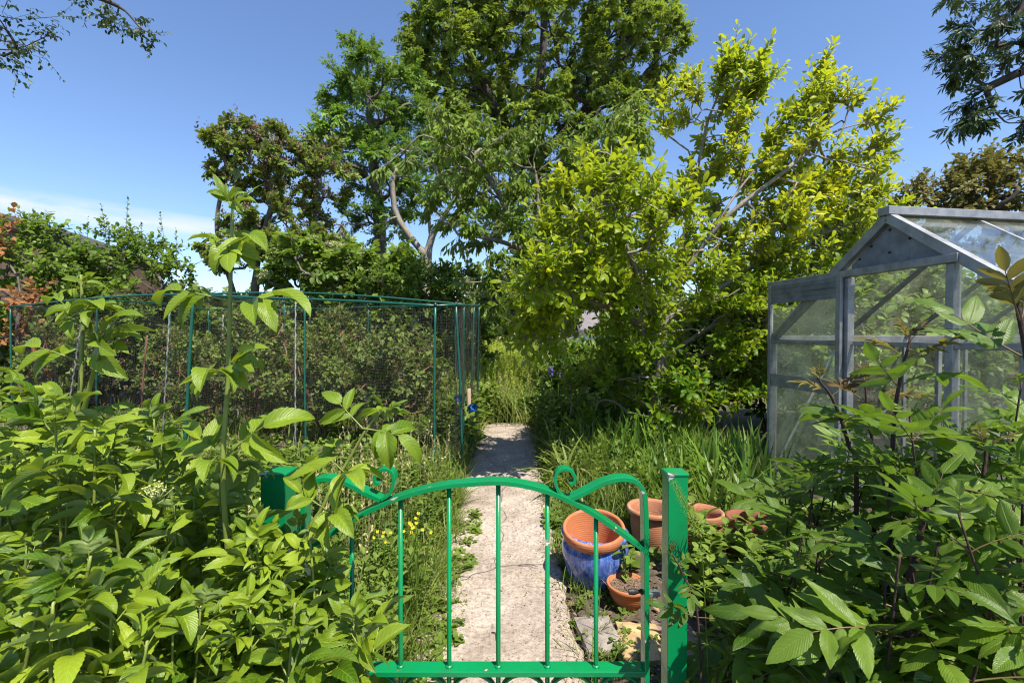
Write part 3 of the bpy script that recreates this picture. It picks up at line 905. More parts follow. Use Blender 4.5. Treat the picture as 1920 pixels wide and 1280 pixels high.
f_t = [1.59, 1.67, 1.72, 1.79]
net('netting', hang(A0, B0, f_t, [.32, .52, .50, .45], .035, 1.), 112, 46, .0013)
net('netting', hang(B0, C0, [1.79, 1.81, 1.79, 1.72], [.5, .4, .45, .4], .04, 2.), 118, 46, .0014)
net('netting', hang(vec(-.69, 4.1, 0), vec(-.53, 4.3, 0), [1.6, 1.62], [.03, .03], .012, .4), 10, 58, .0012)
net('netting', hang(vec(-.53, 4.33, 0), vec(-.56, 5.3, 0), [1.62, 1.68], [.02, .02], .02, .8), 34, 58, .0013)
net('netting', hang(vec(-.56, 5.3, 0), vec(-.48, 6.55, 0), [1.68, 1.75], [.02, .02], .02, 1.8), 42, 58, .0013)
for p, q in zip(bk[:-1], bk[1:]):
    net('netting', hang(p, q, [1.78, 1.78], [.3, .3], .03, p[0]), 60, 46, .0012)
# stakes and strings inside and beside the cage
M_wood = plain('weathered_wood', (.36, .26, .18), .85, var=.25, scale=9)
M_white = plain('pale_plastic', (.36, .37, .36), .5, var=.2, scale=30)
M_rust = plain('rusty_rod', (.22, .10, .06), .8, var=.2, scale=30)
def stake(name, px, ytop, ybot, Y, lean, r, mat, label, cat, sq=False, group=None):
    a = P(px, ybot, Y); c = P(px + lean, ytop, Y)
    a[2] = max(0, min(a[2], .02)); base = vec(a[0], a[1], 0)
    mb = MB()
    if sq: beam(mb, base, c, r * 2, r * 2, (0, 1, 0))
    elif mat is M_white:
        n = 60; t = np.linspace(0, 1, n)[:, None]; ln = base + (c - base) * t
        ph = t[:, 0] * 90
        tube(mb, ln + np.stack([np.cos(ph), np.sin(ph), 0 * ph], 1) * r * .3, r * .75, 6)
    else: tube(mb, spline([base, (base + c) / 2 + vec(R.normal(0, .01), 0, 0), c], 8), r, 8)
    tag(mb.build(name, mat, origin=base), label, cat, group)
stake('wooden_stake', 880, 728, 840, 5.55, -1, .024, M_wood, 'square wooden stake tied with blue cloth at the cage side', 'stake', True)
stake('wooden_stake', 331, 822, 900, 4.3, 0, .026, M_wood, 'short square wooden stake in front of the netting behind the elder', 'stake', True)
for (px, yt, Y, ln) in ((304, 583, 5.7, 14), (416, 590, 6.2, 2), (553, 565, 5.2, 1), (121, 590, 6.2, 34), (504, 660, 6.6, 2), (446, 585, 7.0, 0)):
    stake('spiral_stake', px, yt, 780, Y, ln, .012, M_white, 'pale twisted plant stake standing inside the fruit cage', 'stake', group='pale plant stakes in the cage')
for (px, yt, Y, ln) in ((264, 628, 6.1, 12), (476, 630, 6.2, 6), (640, 620, 6.0, 3)):
    stake('rusty_rod', px, yt, 780, Y, ln, .011, M_rust, 'thin rust brown rod standing inside the fruit cage', 'rod', group='rust brown rods in the cage')
# blue rag knotted round the stake
M_blue = plain('blue_cloth', (.02, .16, .55), .6, var=.25, scale=20)
def rag(c, s, label, name='blue_rag', cat='cloth'):
    g = 12; u = np.linspace(-1, 1, g); U, Vv = np.meshgrid(u, u)
    mb = MB()
    W = np.stack([U * s + .3 * s * np.sin(Vv * 4), .5 * s * np.sin(U * 5 + Vv * 3), -Vv * s * .9 + .25 * s * np.sin(U * 6) - .3 * s * U ** 2], -1).reshape(-1, 3) + c
    i = np.arange(g - 1)[:, None] * g; j = np.arange(g - 1)[None]
    F = np.stack([i + j, i + j + 1, i + j + g + 1, i + j + g], -1).reshape(-1, 4)
    mb.add(np.concatenate([W, W + vec(0, .004, 0)]), np.concatenate([F, F[:, ::-1] + g * g]))
    tag(mb.build(name, M_blue, origin=c), label, cat)
rag(P(887, 765, 5.5), .055, 'bright blue cloth strip tied low on the far cage post')
rag(P(859, 747, 5.0), .04, 'small blue cloth scrap caught in the side netting')
# ------------------------------------------------------------------ growing things
def rdir(k): return unit(R.normal(0, 1, (k, 3)))

def grow(trunks, targets, r0, rtip, up=.25, step=.3, trunk_step=.2, low=.8):
    """limbs from trunk lines to crown points; returns nodes, parents, radii, counts, tips"""
    pos, par = [], []
    for tr in trunks:
        tr = np.asarray(tr, float)
        L = np.linalg.norm(np.diff(tr, axis=0), axis=1).sum()
        pts = spline(tr, max(4, int(L / trunk_step)))
        if pos:
            d = np.linalg.norm(np.array(pos) - pts[0], axis=1); last = int(np.argmin(d)); pts = pts[1:]
        else:
            last = -1
        for p in pts:
            pos.append(p); par.append(last); last = len(pos) - 1
    d0 = np.min(np.linalg.norm(targets[:, None] - np.array(pos)[None], axis=2), axis=1)
    tips = []
    N = np.zeros((len(pos) + len(targets) * 40, 3)); N[:len(pos)] = pos; n = len(pos)
    PD = np.zeros_like(N); PD[:, 2] = 1
    for i in range(n):
        if par[i] >= 0: PD[i] = unit(N[i] - N[par[i]])
    for t in targets[np.argsort(d0)]:
        dd = t - N[:n]
        dist = np.linalg.norm(dd, axis=1)
        cost = dist + low * np.maximum(0, -dd[:, 2]) + .15 * np.maximum(0, dist - 2 * dd[:, 2] - .5)
        cost = cost + .45 * dist * (1 - (dd * PD[:n]).sum(1) / np.maximum(dist, 1e-3))
        cost[:2] += 5
        j = int(np.argmin(cost)); p = N[j]; d = dist[j]
        if d < .02:
            tips.append(j); continue
        c = p + PD[j] * .38 * d + vec(0, 0, up * d) + R.normal(0, .08, 3) * d
        m = min(38, max(2, int(d / step)))
        last = j
        for f in np.linspace(0, 1, m + 1)[1:]:
            q = p * (1 - f) ** 2 + 2 * c * f * (1 - f) + t * f * f + R.normal(0, .012, 3) * d * (f < 1)
            N[n] = q; PD[n] = unit(q - N[last]); par.append(last); last = n; n += 1
        tips.append(last)
    N = N[:n]; par = np.array(par)
    cnt = np.zeros(n)
    for t in tips: cnt[t] += 1
    for i in range(n - 1, -1, -1):
        if par[i] >= 0: cnt[par[i]] += cnt[i]
    cnt = np.maximum(cnt, 1)
    ex = math.log(r0 / rtip) / math.log(max(cnt[0], 2))
    rad = rtip * cnt ** ex
    return N, par, rad, cnt, np.array(tips)

def limbs(mb, N, par, rad, sides=6, m=0, tone=.5, minr=0):
    i = np.nonzero((par >= 0) & (rad > minr))[0]
    d = N[i] - N[par[i]]
    e = unit(d) * rad[i][:, None] * .35
    cones(mb, N[par[i]], N[i] + e, np.minimum(rad[par[i]], rad[i] * 1.5), rad[i], sides, m, tone)

def blobs(bl):
    """crown points in ellipsoids given at photo pixels and a distance"""
    out = []
    for (px, py, Y, rx, ry, rY, n) in bl:
        c = P(px, py, Y)
        k = Y / FPX
        d = rdir(n) * (R.uniform(.25, 1, (n, 1)) ** (1 / 2.2))
        out.append(c + d * np.array([rx * k, rY, ry * k]))
    return np.concatenate(out)

def twigs(N, par, cnt, per, lens, outw=.6, up=.25, maxcnt=1.5, jit=1., back=.0):
    i = np.nonzero((cnt <= maxcnt) & (par >= 0))[0]
    # inner nodes of each last limb carry fewer
    i = np.repeat(i, per)
    d = unit(N[i] - N[par[i]])
    D = unit(d * outw + rdir(len(i)) * jit * .6 + vec(0, 0, up))
    P0 = N[i] + (N[par[i]] - N[i]) * R.uniform(0, 1, (len(i), 1))
    L = R.uniform(lens[0], lens[1], len(i))
    return i, P0, D, L

def tones(N, i, scale=1.1, amt=.22):
    """tone that varies from clump to clump"""
    p = N[i] / scale
    t = .5 + amt * (np.sin(p[:, 0] * 2.1 + 1.3 * np.sin(p[:, 2] * 1.7)) * np.cos(p[:, 2] * 2.3 + p[:, 1]) ) + R.normal(0, .10, len(i))
    return t

GA = 2.399963
def along(P0, D, L, n, f0, f1, ang, tone):
    """leaf seats spiralling up each twig"""
    k = len(P0)
    f = np.linspace(f0, f1, n)[None] + R.uniform(-.04, .04, (k, n))
    T = P0[:, None] + D[:, None] * (L[:, None] * f)[..., None]
    M = frames(D, np.tile([.2, .3, .93], (k, 1)))
    ph = R.uniform(0, 6.28, (k, 1)) + np.arange(n)[None] * GA
    rad = np.cos(ph)[..., None] * M[:, None, :, 0] + np.sin(ph)[..., None] * M[:, None, :, 2]
    a = ang if np.ndim(ang) else np.full(n, ang)
    Dl = rad * np.sin(a)[None, :, None] + D[:, None] * np.cos(a)[None, :, None]
    Nn = D[:, None] * np.sin(a)[None, :, None] - rad * np.cos(a)[None, :, None]
    return T.reshape(-1, 3), Dl.reshape(-1, 3), Nn.reshape(-1, 3), np.repeat(tone, n)

UP = vec(0, 0, 1)
def tree(name, label, cat, base, trunks, targets, r0, rtip, bark, leafm, foliage, group=None, up=.25, step=.3, sides=6, low=.8, extra=None, minr=0, tstep=.2):
    base = np.asarray(base, float)
    r = thing(name, label, cat, base, group)
    N, par, rad, cnt, tips = grow(trunks, targets, r0, rtip, up, step, tstep, low)
    mt = MB(); limbs(mt, N, par, rad, sides, minr=minr)
    ml = MB(); foliage(ml, mt, N, par, rad, cnt, tips)
    mt.build('trunk', bark, r)
    ml.build("crown", [leafm, bark], r)
    if extra: extra(r, N, par, rad, cnt, tips)
    return r

# ------------------------------------------------------------------ leaf galleries
def gal(n, **kw):
    out = []
    for q in range(n):
        k = {a: (R.uniform(*b) if isinstance(b, tuple) else b) for a, b in kw.items()}
        out.append(leaf(**k))
    return out
g_small = gal(4, nl=2, nw=2, w=(.24, .3), a=.6, b=.8, fold=(.1, .4), curl=0, droop=(.2, .8), side=(-.05, .05))
g_mag = gal(6, nl=6, nw=4, w=(.165, .22), a=.95, b=.7, fold=(.25, .5), curl=(.1, .35), droop=(.2, .9), wave=(0, .12), ph=(0, 6), side=(-.05, .05))
g_cherry = gal(5, nl=5, nw=2, w=(.13, .17), a=.7, b=.8, fold=(.2, .6), curl=0, droop=(.1, .5), side=(-.05, .05))
g_willow = gal(4, nl=3, nw=2, w=(.06, .09), a=.7, b=.9, fold=.3, curl=0, droop=(.1, .6))
g_bush = gal(5, nl=4, nw=2, w=(.26, .33), a=.65, b=.75, fold=(.15, .4), curl=0, droop=(.2, .9), side=(-.06, .06))
def spray(nl_, gl, pairs, ang, ll, droop, rr=.006, alt=False):
    return merge(compound(gl, pairs, pet=.15, ang=ang, ll=ll, droop=droop, rr=rr, sag=.4, jitter=.2, vlift=.3, rs=3))
s_ash = [spray(3, g_small, 5, 50, .30, R.uniform(.2, .8)) for q in range(6)]
s_fine = [spray(3, g_small, 6, 55, .24, R.uniform(.1, .7)) for q in range(6)]
s_bush = [spray(4, g_bush, 4, 55, .36, R.uniform(-.1, .7), .008) for q in range(6)]

M_bark = bark_mat('grey_bark', (.06, .05, .04), (.17, .145, .12))
M_bark_dark = bark_mat('dark_bark', (.025, .020, .016), (.085, .068, .055))
M_bark_pale = bark_mat('pale_bark', (.13, .11, .085), (.30, .265, .22))
LM = dict(
    big=leaf_mat('big_tree_leaf', (.055, .11, .012), (.23, .31, .035), rough=.55, trans=.40, nscale=.6, spec=.15),
    slim=leaf_mat('slender_tree_leaf', (.05, .12, .012), (.19, .32, .035), rough=.5, trans=.30, nscale=.8),
    mag=leaf_mat('yellow_green_leaf', (.062, .150, .006), (.33, .395, .010), rough=.42, trans=.45, tcol=(.62, .72, .02), nscale=1.0, edge=(.54, .50, .02)),
    cherry=leaf_mat('cherry_leaf', (.065, .13, .012), (.22, .30, .035), rough=.5, trans=.36, nscale=1.2, back=(.19, .26, .07), spec=.15),
    lilac=leaf_mat('lilac_leaf', (.065, .12, .02), (.24, .30, .05), rough=.5, trans=.28),
    hedge=leaf_mat('hedge_leaf', (.055, .11, .014), (.20, .28, .035), rough=.45, trans=.3),
    bright=leaf_mat('bright_shrub_leaf', (.055, .115, .012), (.20, .295, .035), rough=.42, trans=.35),
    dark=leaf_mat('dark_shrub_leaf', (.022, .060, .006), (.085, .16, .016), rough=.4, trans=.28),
    berry=leaf_mat('berry_bush_leaf', (.055, .095, .018), (.19, .25, .05), rough=.5, trans=.28, edge=(.20, .10, .04)),
    willow=leaf_mat('willow_leaf', (.12, .15, .03), (.30, .33, .08), rough=.5, trans=.35),
    olive=leaf_mat('olive_leaf', (.075, .078, .018), (.21, .19, .045), rough=.55, trans=.25, nscale=.7),
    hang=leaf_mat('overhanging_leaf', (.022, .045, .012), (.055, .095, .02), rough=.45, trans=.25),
    weed=leaf_mat('weed_leaf', (.06, .11, .018), (.20, .28, .045), rough=.5, trans=.35),
    meadow=leaf_mat('meadow_leaf', (.15, .24, .025), (.46, .54, .10), rough=.55, trans=.38, nscale=1.6),  # leaf colour lightened in place of sun on the shaded meadow
    grass=leaf_mat('grass_blade', (.06, .11, .016), (.22, .28, .055), rough=.5, trans=.35, nscale=3., edge=(.36, .32, .14)),
    iris=leaf_mat('iris_blade', (.045, .11, .012), (.16, .26, .03), rough=.4, trans=.3, nscale=2.),
    far=leaf_mat('far_tree_leaf', (.06, .095, .022), (.17, .22, .05), rough=.6, trans=.25, nscale=.3),
)
M_brown = leaf_mat('brown_seed_head', (.09, .045, .028), (.24, .125, .08), rough=.8, trans=.15)
M_russet = leaf_mat('russet_leaf', (.16, .06, .025), (.38, .17, .06), rough=.6, trans=.3)
M_cream = leaf_mat('cream_blossom', (.50, .48, .30), (.75, .72, .52), rough=.7, trans=.3)
M_yellow = leaf_mat('yellow_petal', (.65, .50, .02), (.85, .70, .06), rough=.6, trans=.3)
M_purple = leaf_mat('violet_petal', (.06, .05, .28), (.16, .12, .50), rough=.6, trans=.3)
M_orange = leaf_mat('orange_petal', (.70, .22, .01), (.85, .35, .03), rough=.6, trans=.3)

def fol_spray(tpls, per, lens, size, up=.25, droop=0., outw=.6, maxcnt=1.5, n_up=1., twr=.003, jit=1., tamt=.22, tsc=1.1):
    def f(ml, mt, N, par, rad, cnt, tips):
        i, P0, D, L = twigs(N, par, cnt, per, lens, outw, up, maxcnt, jit)
        D = unit(D + vec(0, 0, -droop))
        cones(mt, P0, P0 + D * (L * .5)[:, None], twr, twr * .5, 3)
        k = len(i)
        ml.inst(tpls, P0 + D * (L * .1)[:, None], D, unit(UP * n_up + R.normal(0, .45, (k, 3))), L * size * R.uniform(.75, 1.2, k), tones(N, i, tsc, tamt))
    return f

def fol_leaf(tpls, per, lens, nleaf, size, ang, up=.3, outw=.6, f0=.15, grav=0., maxcnt=1.5, upn=1.2, twr=.003, tamt=.22, jit=1., tsc=1.1):
    def f(ml, mt, N, par, rad, cnt, tips):
        i, P0, D, L = twigs(N, par, cnt, per, lens, outw, up, maxcnt, jit)
        cones(mt, P0, P0 + D * L[:, None], twr, twr * .6, 4)
        T, Dl, Nn, tn = along(P0, D, L, nleaf, f0, 1., np.linspace(ang[0], ang[1], nleaf), tones(N, i, tsc, tamt))
        k = len(T)
        Dl = unit(Dl + vec(0, 0, -grav) + R.normal(0, .15, (k, 3)))
        Nn = Nn + UP * upn + R.normal(0, .3, (k, 3))
        ml.inst(tpls, T, Dl, Nn, size * R.uniform(.65, 1.2, k), tn + R.normal(0, .08, k))
    return f

# ------------------------------------------------------------------ the tall background trees
k16 = 15.
tb = P(1010, 640, k16); tb[2] = 0
tt = blobs([(1010, 60, 15, 190, 150, 2.6, 260), (850, 110, 14.6, 100, 110, 2., 110), (1180, 90, 15, 105, 110, 2., 120), (930, -90, 15, 190, 110, 2.6, 80), (1110, -80, 15, 170, 120, 2.4, 60), (900, 260, 14.4, 120, 100, 1.6, 100), (1080, 260, 14.4, 140, 110, 1.8, 130), (1180, 210, 14.6, 70, 80, 1.4, 26), (805, 50, 14.6, 50, 60, 1., 20), (980, 380, 14.2, 130, 70, 1.4, 40), (1255, 60, 15, 40, 80, 1, 12), (1110, 370, 14.2, 120, 80, 1.4, 40)])
tree('broadleaf_tree', 'huge dense green tree rising out of the top of the picture', 'tree', tb,
     [[tb, P(1015, 420, k16), P(1005, 250, k16), P(1020, 60, k16), P(1010, -80, k16)], [P(1010, 330, k16), P(930, 200, 14.8), P(870, 80, 14.8)], [P(1008, 300, k16), P(1110, 190, 15), P(1180, 70, 15)]],
     tt, .30, .012, M_bark_dark, LM['big'], fol_spray(s_ash, 9, (.26, .54), 1., up=.05, droop=.18, maxcnt=3.5, twr=.005, tamt=.36, tsc=1.7), step=.5, sides=7)
Ys = 12.
tb = P(712, 640, Ys); tb[2] = 0
tt = blobs([(690, 140, Ys, 60, 55, .9, 30), (690, 220, Ys, 85, 70, 1.1, 50), (650, 250, Ys, 70, 60, .8, 24), (700, 320, Ys, 70, 70, 1., 42), (755, 260, Ys, 60, 80, .9, 30), (700, 405, Ys, 75, 45, .9, 24), (600, 200, Ys, 30, 30, .5, 4), (660, 95, Ys, 20, 22, .4, 4), (775, 170, Ys, 40, 50, .7, 9), (760, 360, Ys, 60, 50, .8, 12)])
tree('slender_tree', 'slender upright green tree standing left of the huge tree', 'tree', tb,
     [[tb, P(714, 480, Ys), P(708, 380, Ys), P(695, 260, Ys), P(690, 120, Ys)]], tt, .16, .014, M_bark, LM['slim'],
     fol_spray(s_fine, 9, (.24, .48), 1., up=.15, droop=.1, maxcnt=2.5, twr=.004, tamt=.34, tsc=1.2), step=.4)
# pale forked trunk reaching into both
Yf = 11.
tb = P(797, 640, Yf); tb[2] = 0
tt = blobs([(760, 300, Yf, 60, 40, .7, 8), (850, 330, Yf, 60, 40, .8, 9), (800, 270, Yf, 50, 40, .7, 6), (740, 420, Yf, 25, 20, .4, 3), (850, 400, Yf, 30, 24, .4, 4)])
tree('forked_tree', 'pale bare forked trunk with thin foliage seen against a gap of sky', 'tree', tb,
     [[tb, P(798, 520, Yf), P(800, 480, Yf)], [P(800, 482, Yf), P(770, 445, Yf), P(742, 400, Yf), P(735, 340, Yf)], [P(800, 482, Yf), P(812, 440, Yf), P(845, 385, Yf), P(870, 330, Yf)], [P(808, 450, Yf), P(805, 400, Yf), P(820, 330, Yf)]],
     tt, .13, .014, M_bark_pale, LM['slim'], fol_spray(s_fine, 4, (.3, .6), 1., up=.1, maxcnt=1.5, twr=.005), step=.4, tstep=.25)
# weeping willow glimpse
Yw = 15.
tb = P(640, 640, Yw); tb[2] = 0
tt = blobs([(640, 450, Yw, 70, 45, .9, 34), (600, 500, Yw, 50, 40, .8, 14), (690, 490, Yw, 60, 40, .8, 18)])
def fol_weep(ml, mt, N, par, rad, cnt, tips):
    i, P0, D, L = twigs(N, par, cnt, 5, (.9, 1.7), .2, -.2, 1.5)
    D = unit(D * .25 + vec(0, 0, -1)); k = len(i)
    cones(mt, P0, P0 + D * L[:, None], .004, .002, 3)
    T, Dl, Nn, tn = along(P0, D, L, 16, .05, 1., .45, tones(N, i))
    ml.inst(g_willow, T, Dl, Nn, .14 * R.uniform(.7, 1.2, len(T)), tn)
tree('willow_tree', 'yellowish weeping willow seen small between the lilac and the slender trunk', 'tree', tb, [[tb, P(645, 540, Yw), P(645, 460, Yw)]], tt, .2, .015, M_bark, LM['willow'], fol_weep, step=.5)
# lilac with brown seed heads
Yl = 9.5
tb = P(470, 640, Yl); tb[2] = 0
tt = blobs([(470, 300, Yl, 75, 60, .8, 40), (560, 320, Yl, 80, 70, .9, 48), (620, 330, Yl, 40, 60, .7, 16), (520, 420, Yl, 100, 70, .9, 60), (440, 260, Yl, 45, 30, .6, 13), (560, 470, Yl, 90, 50, .8, 34), (410, 330, Yl, 24, 22, .3, 4), (520, 260, Yl, 60, 22, .6, 12), (410, 270, Yl, 20, 30, .3, 5), (430, 480, Yl, 50, 35, .6, 14)])
def lilac_heads(r, N, par, rad, cnt, tips):
    t = np.repeat(tips, 4); k = len(t)
    mb = MB()
    for q in range(9):
        T = N[t] + R.normal(0, .06, (k, 3)) * (q == 0) if q == 0 else T0 + R.normal(0, .028, (k, 3)) + vec(0, 0, .014) * q
        if q == 0: T0 = T
        mb.inst(g_small, T, unit(UP + R.normal(0, .6, (k, 3))), R.normal(0, 1, (k, 3)), .062 * R.uniform(.6, 1.2, k), R.uniform(.2, .8, k))
    mb.build('seed_heads', M_brown, r)
tree('lilac_tree', 'rounded green lilac tree speckled with brown seed heads behind the cage', 'tree', tb,
     [[tb, P(480, 520, Yl), P(500, 420, Yl), P(530, 330, Yl)], [P(455, 600, Yl), P(412, 460, Yl), P(408, 400, Yl), P(418, 340, Yl), P(400, 310, Yl)], [P(480, 540, Yl), P(560, 470, Yl), P(600, 380, Yl)]],
     tt, .09, .010, M_bark, LM['lilac'], fol_spray(s_bush, 9, (.14, .27), 1., up=.2, maxcnt=2.5, twr=.003, tamt=.25), step=.35, extra=lilac_heads)
# elder in cream flower behind the cage
Ye = 8.9
tb = P(600, 640, Ye); tb[2] = 0
tt = blobs([(600, 490, Ye, 90, 55, .7, 40), (560, 520, Ye, 60, 40, .6, 18), (670, 540, Ye, 70, 40, .6, 22), (720, 500, Ye, 60, 40, .5, 16)])
def umbels(px_n, size):
    def f(r, N, par, rad, cnt, tips):
        t = R.choice(tips, px_n); mb = MB()
        for p in N[t]:
            c = p + unit(vec(R.normal(0, .4), -.6, .5)) * R.uniform(.05, .22)
            a = R.uniform(0, 6.28, 26); q = np.sqrt(R.uniform(0, 1, 26)) * size
            T = c + np.stack([q * np.cos(a), q * np.sin(a) * .6, .03 - q * q * 3 + R.normal(0, .006, 26)], 1)
            mb.inst(g_small, T, R.normal(0, 1, (26, 3)) * vec(1, 1, .2), UP + R.normal(0, .3, (26, 3)), .026, R.uniform(.2, .9, 26))
        mb.build('blossom', M_cream, r)
    return f
tree('flowering_elder', 'green elder bush carrying flat cream flower heads behind the netting', 'bush', tb, [[tb, P(600, 560, Ye), P(610, 500, Ye)]], tt, .06, .010, M_bark, LM['bright'],
     fol_spray(s_bush, 6, (.22, .4), 1., up=.15, maxcnt=2.5), step=.3, extra=umbels(110, .10))
# bright shrub above the back of the cage
Yb = 8.6
tb = P(770, 640, Yb); tb[2] = 0
tt = blobs([(760, 535, Yb, 95, 40, .7, 50), (700, 560, Yb, 60, 30, .5, 20), (850, 545, Yb, 60, 45, .5, 30), (770, 600, Yb, 110, 40, .6, 34)])
tree('leafy_shrub', 'fresh green broad leaved shrub showing above the far end of the cage', 'bush', tb, [[tb, P(770, 590, Yb), P(765, 540, Yb)]], tt, .05, .009, M_bark, LM['bright'],
     fol_leaf(g_bush, 5, (.15, .32), 7, .105, (1.1, .5), up=.35, maxcnt=2.5), step=.25)
# right hand distant trees
Yr = 13.
tb = P(1850, 640, Yr); tb[2] = 0
tt = blobs([(1790, 370, Yr, 90, 60, 1.2, 46), (1870, 360, Yr, 90, 60, 1.2, 52), (1960, 370, Yr, 90, 80, 1.4, 46), (1730, 400, Yr, 50, 40, .8, 16), (1850, 440, Yr, 150, 50, 1.2, 50)])
tree('olive_tree', 'olive brown leafy tree standing beyond the greenhouse roof', 'tree', tb, [[tb, P(1850, 500, Yr), P(1860, 400, Yr)]], tt, .2, .014, M_bark_dark, LM['olive'],
     fol_leaf(g_bush, 5, (.25, .55), 8, .15, (1.1, .5), up=.3, maxcnt=2.5), step=.5)
tb = P(1600, 640, 16); tb[2] = 0
tt = blobs([(1595, 400, 16, 60, 50, 1.2, 30), (1560, 440, 16, 60, 40, 1, 22), (1620, 460, 16, 70, 50, 1, 24)])
tree('distant_tree', 'small grey green distant tree peeping out behind the yellow green tree', 'tree', tb, [[tb, P(1600, 500, 16), P(1598, 420, 16)]], tt, .2, .015, M_bark_dark, LM['big'],
     fol_spray(s_fine, 5, (.4, .75), 1., up=.1, maxcnt=2.5, twr=.005), step=.5)

# ------------------------------------------------------------------ drooping cherry
Yc = 7.8
tb = P(1025, 740, Yc); tb[2] = 0
tt = blobs([(860, 260, Yc - .5, 75, 55, .6, 18), (930, 330, Yc - .3, 110, 70, .8, 40), (860, 380, Yc - .3, 60, 60, .5, 14), (1000, 290, Yc, 80, 60, .8, 20), (1170, 260, Yc, 70, 80, .8, 20), (1060, 430, Yc, 100, 80, .9, 26), (920, 450, Yc - .4, 80, 60, .6, 24), (900, 540, Yc - .3, 50, 45, .5, 12), (960, 560, Yc - .2, 60, 60, .6, 15), (1090, 590, Yc, 60, 50, .6, 12), (740, 310, Yc - .5, 30, 30, .3, 4), (1180, 400, Yc + .2, 60, 90, .7, 14)])
fc = fol_leaf(g_cherry, 6, (.15, .40), 9, .135, (.9, .6), up=-.05, grav=1.15, maxcnt=1.5, upn=.2, twr=.004, outw=.9, tamt=.2)
def ivy(r, N, par, rad, cnt, tips):
    mb = MB(); k = 420
    a = R.uniform(0, 6.28, k); z = R.uniform(.05, 1.7, k)
    T = tb + np.stack([np.cos(a) * .13, np.sin(a) * .13, z], 1) + R.normal(0, .03, (k, 3))
    mb.inst(g_bush, T, np.stack([np.cos(a), np.sin(a), -.8 + 0 * a], 1) + R.normal(0, .3, (k, 3)), np.stack([np.cos(a), np.sin(a), .4 + 0 * a], 1), .075 * R.uniform(.6, 1.2, k), R.uniform(.2, .8, k))
    mb.build('ivy', LM['dark'], r)
tree('cherry_tree', 'cherry tree with long drooping leaves and grey arching branches at path end', 'tree', tb,
     [[tb, P(1022, 640, Yc), P(1005, 540, Yc), P(990, 480, Yc), P(1000, 430, Yc)], [P(990, 490, Yc), P(968, 440, Yc - .1), P(925, 340, Yc - .3), P(870, 270, Yc - .5), P(818, 215, Yc - .5)], [P(940, 365, Yc - .3), P(880, 300, Yc - .6), P(800, 255, Yc - .7), P(770, 270, Yc - .7)], [P(1000, 440, Yc), P(1010, 380, Yc), P(1000, 300, Yc)], [P(1010, 520, Yc), P(1080, 430, Yc), P(1150, 320, Yc), P(1200, 240, Yc)], [P(985, 470, Yc), P(930, 450, Yc - .3), P(870, 440, Yc - .4)]],
     tt, .125, .006, M_bark_pale, LM['cherry'], fc, step=.25, extra=ivy, up=.1, tstep=.15)

# ------------------------------------------------------------------ yellow green magnolia
Ym = 5.05
tb = P(1226, 850, Ym); tb[2] = 0
lim = [[tb, P(1224, 790, Ym), P(1238, 690, Ym), P(1243, 610, Ym)],
       [P(1243, 615, Ym), P(1262, 540, Ym), P(1283, 440, Ym), P(1305, 330, Ym + .1), P(1330, 220, Ym + .1), P(1380, 110, Ym + .1)],
       [P(1256, 560, Ym), P(1310, 470, Ym - .1), P(1370, 400, Ym - .2), P(1460, 330, Ym - .2), P(1560, 250, Ym - .1), P(1650, 225, Ym)],
       [P(1320, 455, Ym - .1), P(1390, 350, Ym), P(1480, 240, Ym + .2), P(1550, 130, Ym + .2)],
       [P(1240, 640, Ym), P(1170, 590, Ym - .5), P(1090, 560, Ym - .8), P(1010, 540, Ym - .8)],
       [P(1240, 660, Ym), P(1210, 560, Ym - .5), P(1160, 430, Ym - .9), P(1100, 310, Ym - 1.)],
       [P(1244, 600, Ym), P(1350, 540, Ym + .2), P(1480, 460, Ym + .3), P(1600, 420, Ym + .3)],
       [P(1238, 680, Ym), P(1320, 620, Ym + .2), P(1420, 580, Ym + .3)]]
up_t = blobs([(1370, 172, Ym, 50, 42, .35, 16), (1290, 232, Ym, 60, 60, .4, 15), (1345, 302, Ym, 70, 60, .5, 20), (1490, 302, Ym, 75, 60, .5, 22), (1550, 212, Ym, 40, 45, .3, 10), (1430, 382, Ym, 80, 60, .6, 22), (1575, 342, Ym, 60, 50, .4, 15), (1630, 287, Ym, 34, 24, .2, 5), (1650, 392, Ym, 34, 40, .3, 6), (1110, 375, Ym - 1.0, 75, 45, .5, 22), (1090, 465, Ym - 1.0, 85, 55, .7, 26), (1180, 440, Ym - .8, 80, 65, .8, 26), (1050, 550, Ym - 1.0, 80, 50, .7, 26), (1170, 550, Ym - .7, 80, 60, .8, 26), (1260, 442, Ym, 60, 60, .6, 14), (1290, 515, Ym - .3, 70, 50, .5, 14), (1400, 465, Ym + .1, 100, 55, .6, 30), (1530, 435, Ym + .2, 90, 55, .5, 26), (1480, 525, Ym + .2, 100, 50, .6, 28), (1610, 495, Ym + .4, 40, 55, .4, 9), (1380, 575, Ym, 90, 40, .6, 20), (1020, 615, Ym - .8, 65, 35, .4, 14), (1120, 560, Ym - .6, 80, 30, .5, 13)])
low_t = blobs([(1330, 640, Ym + .2, 90, 60, .6, 32), (1200, 650, Ym - .1, 70, 50, .6, 20), (1130, 710, Ym, 75, 40, .5, 16), (1240, 730, Ym - .1, 120, 50, .6, 34), (1380, 690, Ym + .3, 60, 60, .5, 24), (1090, 770, Ym - .1, 50, 30, .4, 9), (1240, 790, Ym - .2, 70, 26, .4, 9), (1400, 610, Ym + .3, 50, 50, .5, 18)])
tt = np.concatenate([up_t, low_t])
fm = fol_leaf(g_mag, 6, (.12, .38), 10, .090, (1.05, .5), up=.38, maxcnt=1.5, upn=1.0, twr=.0035, outw=.8, tamt=.18, f0=.2)
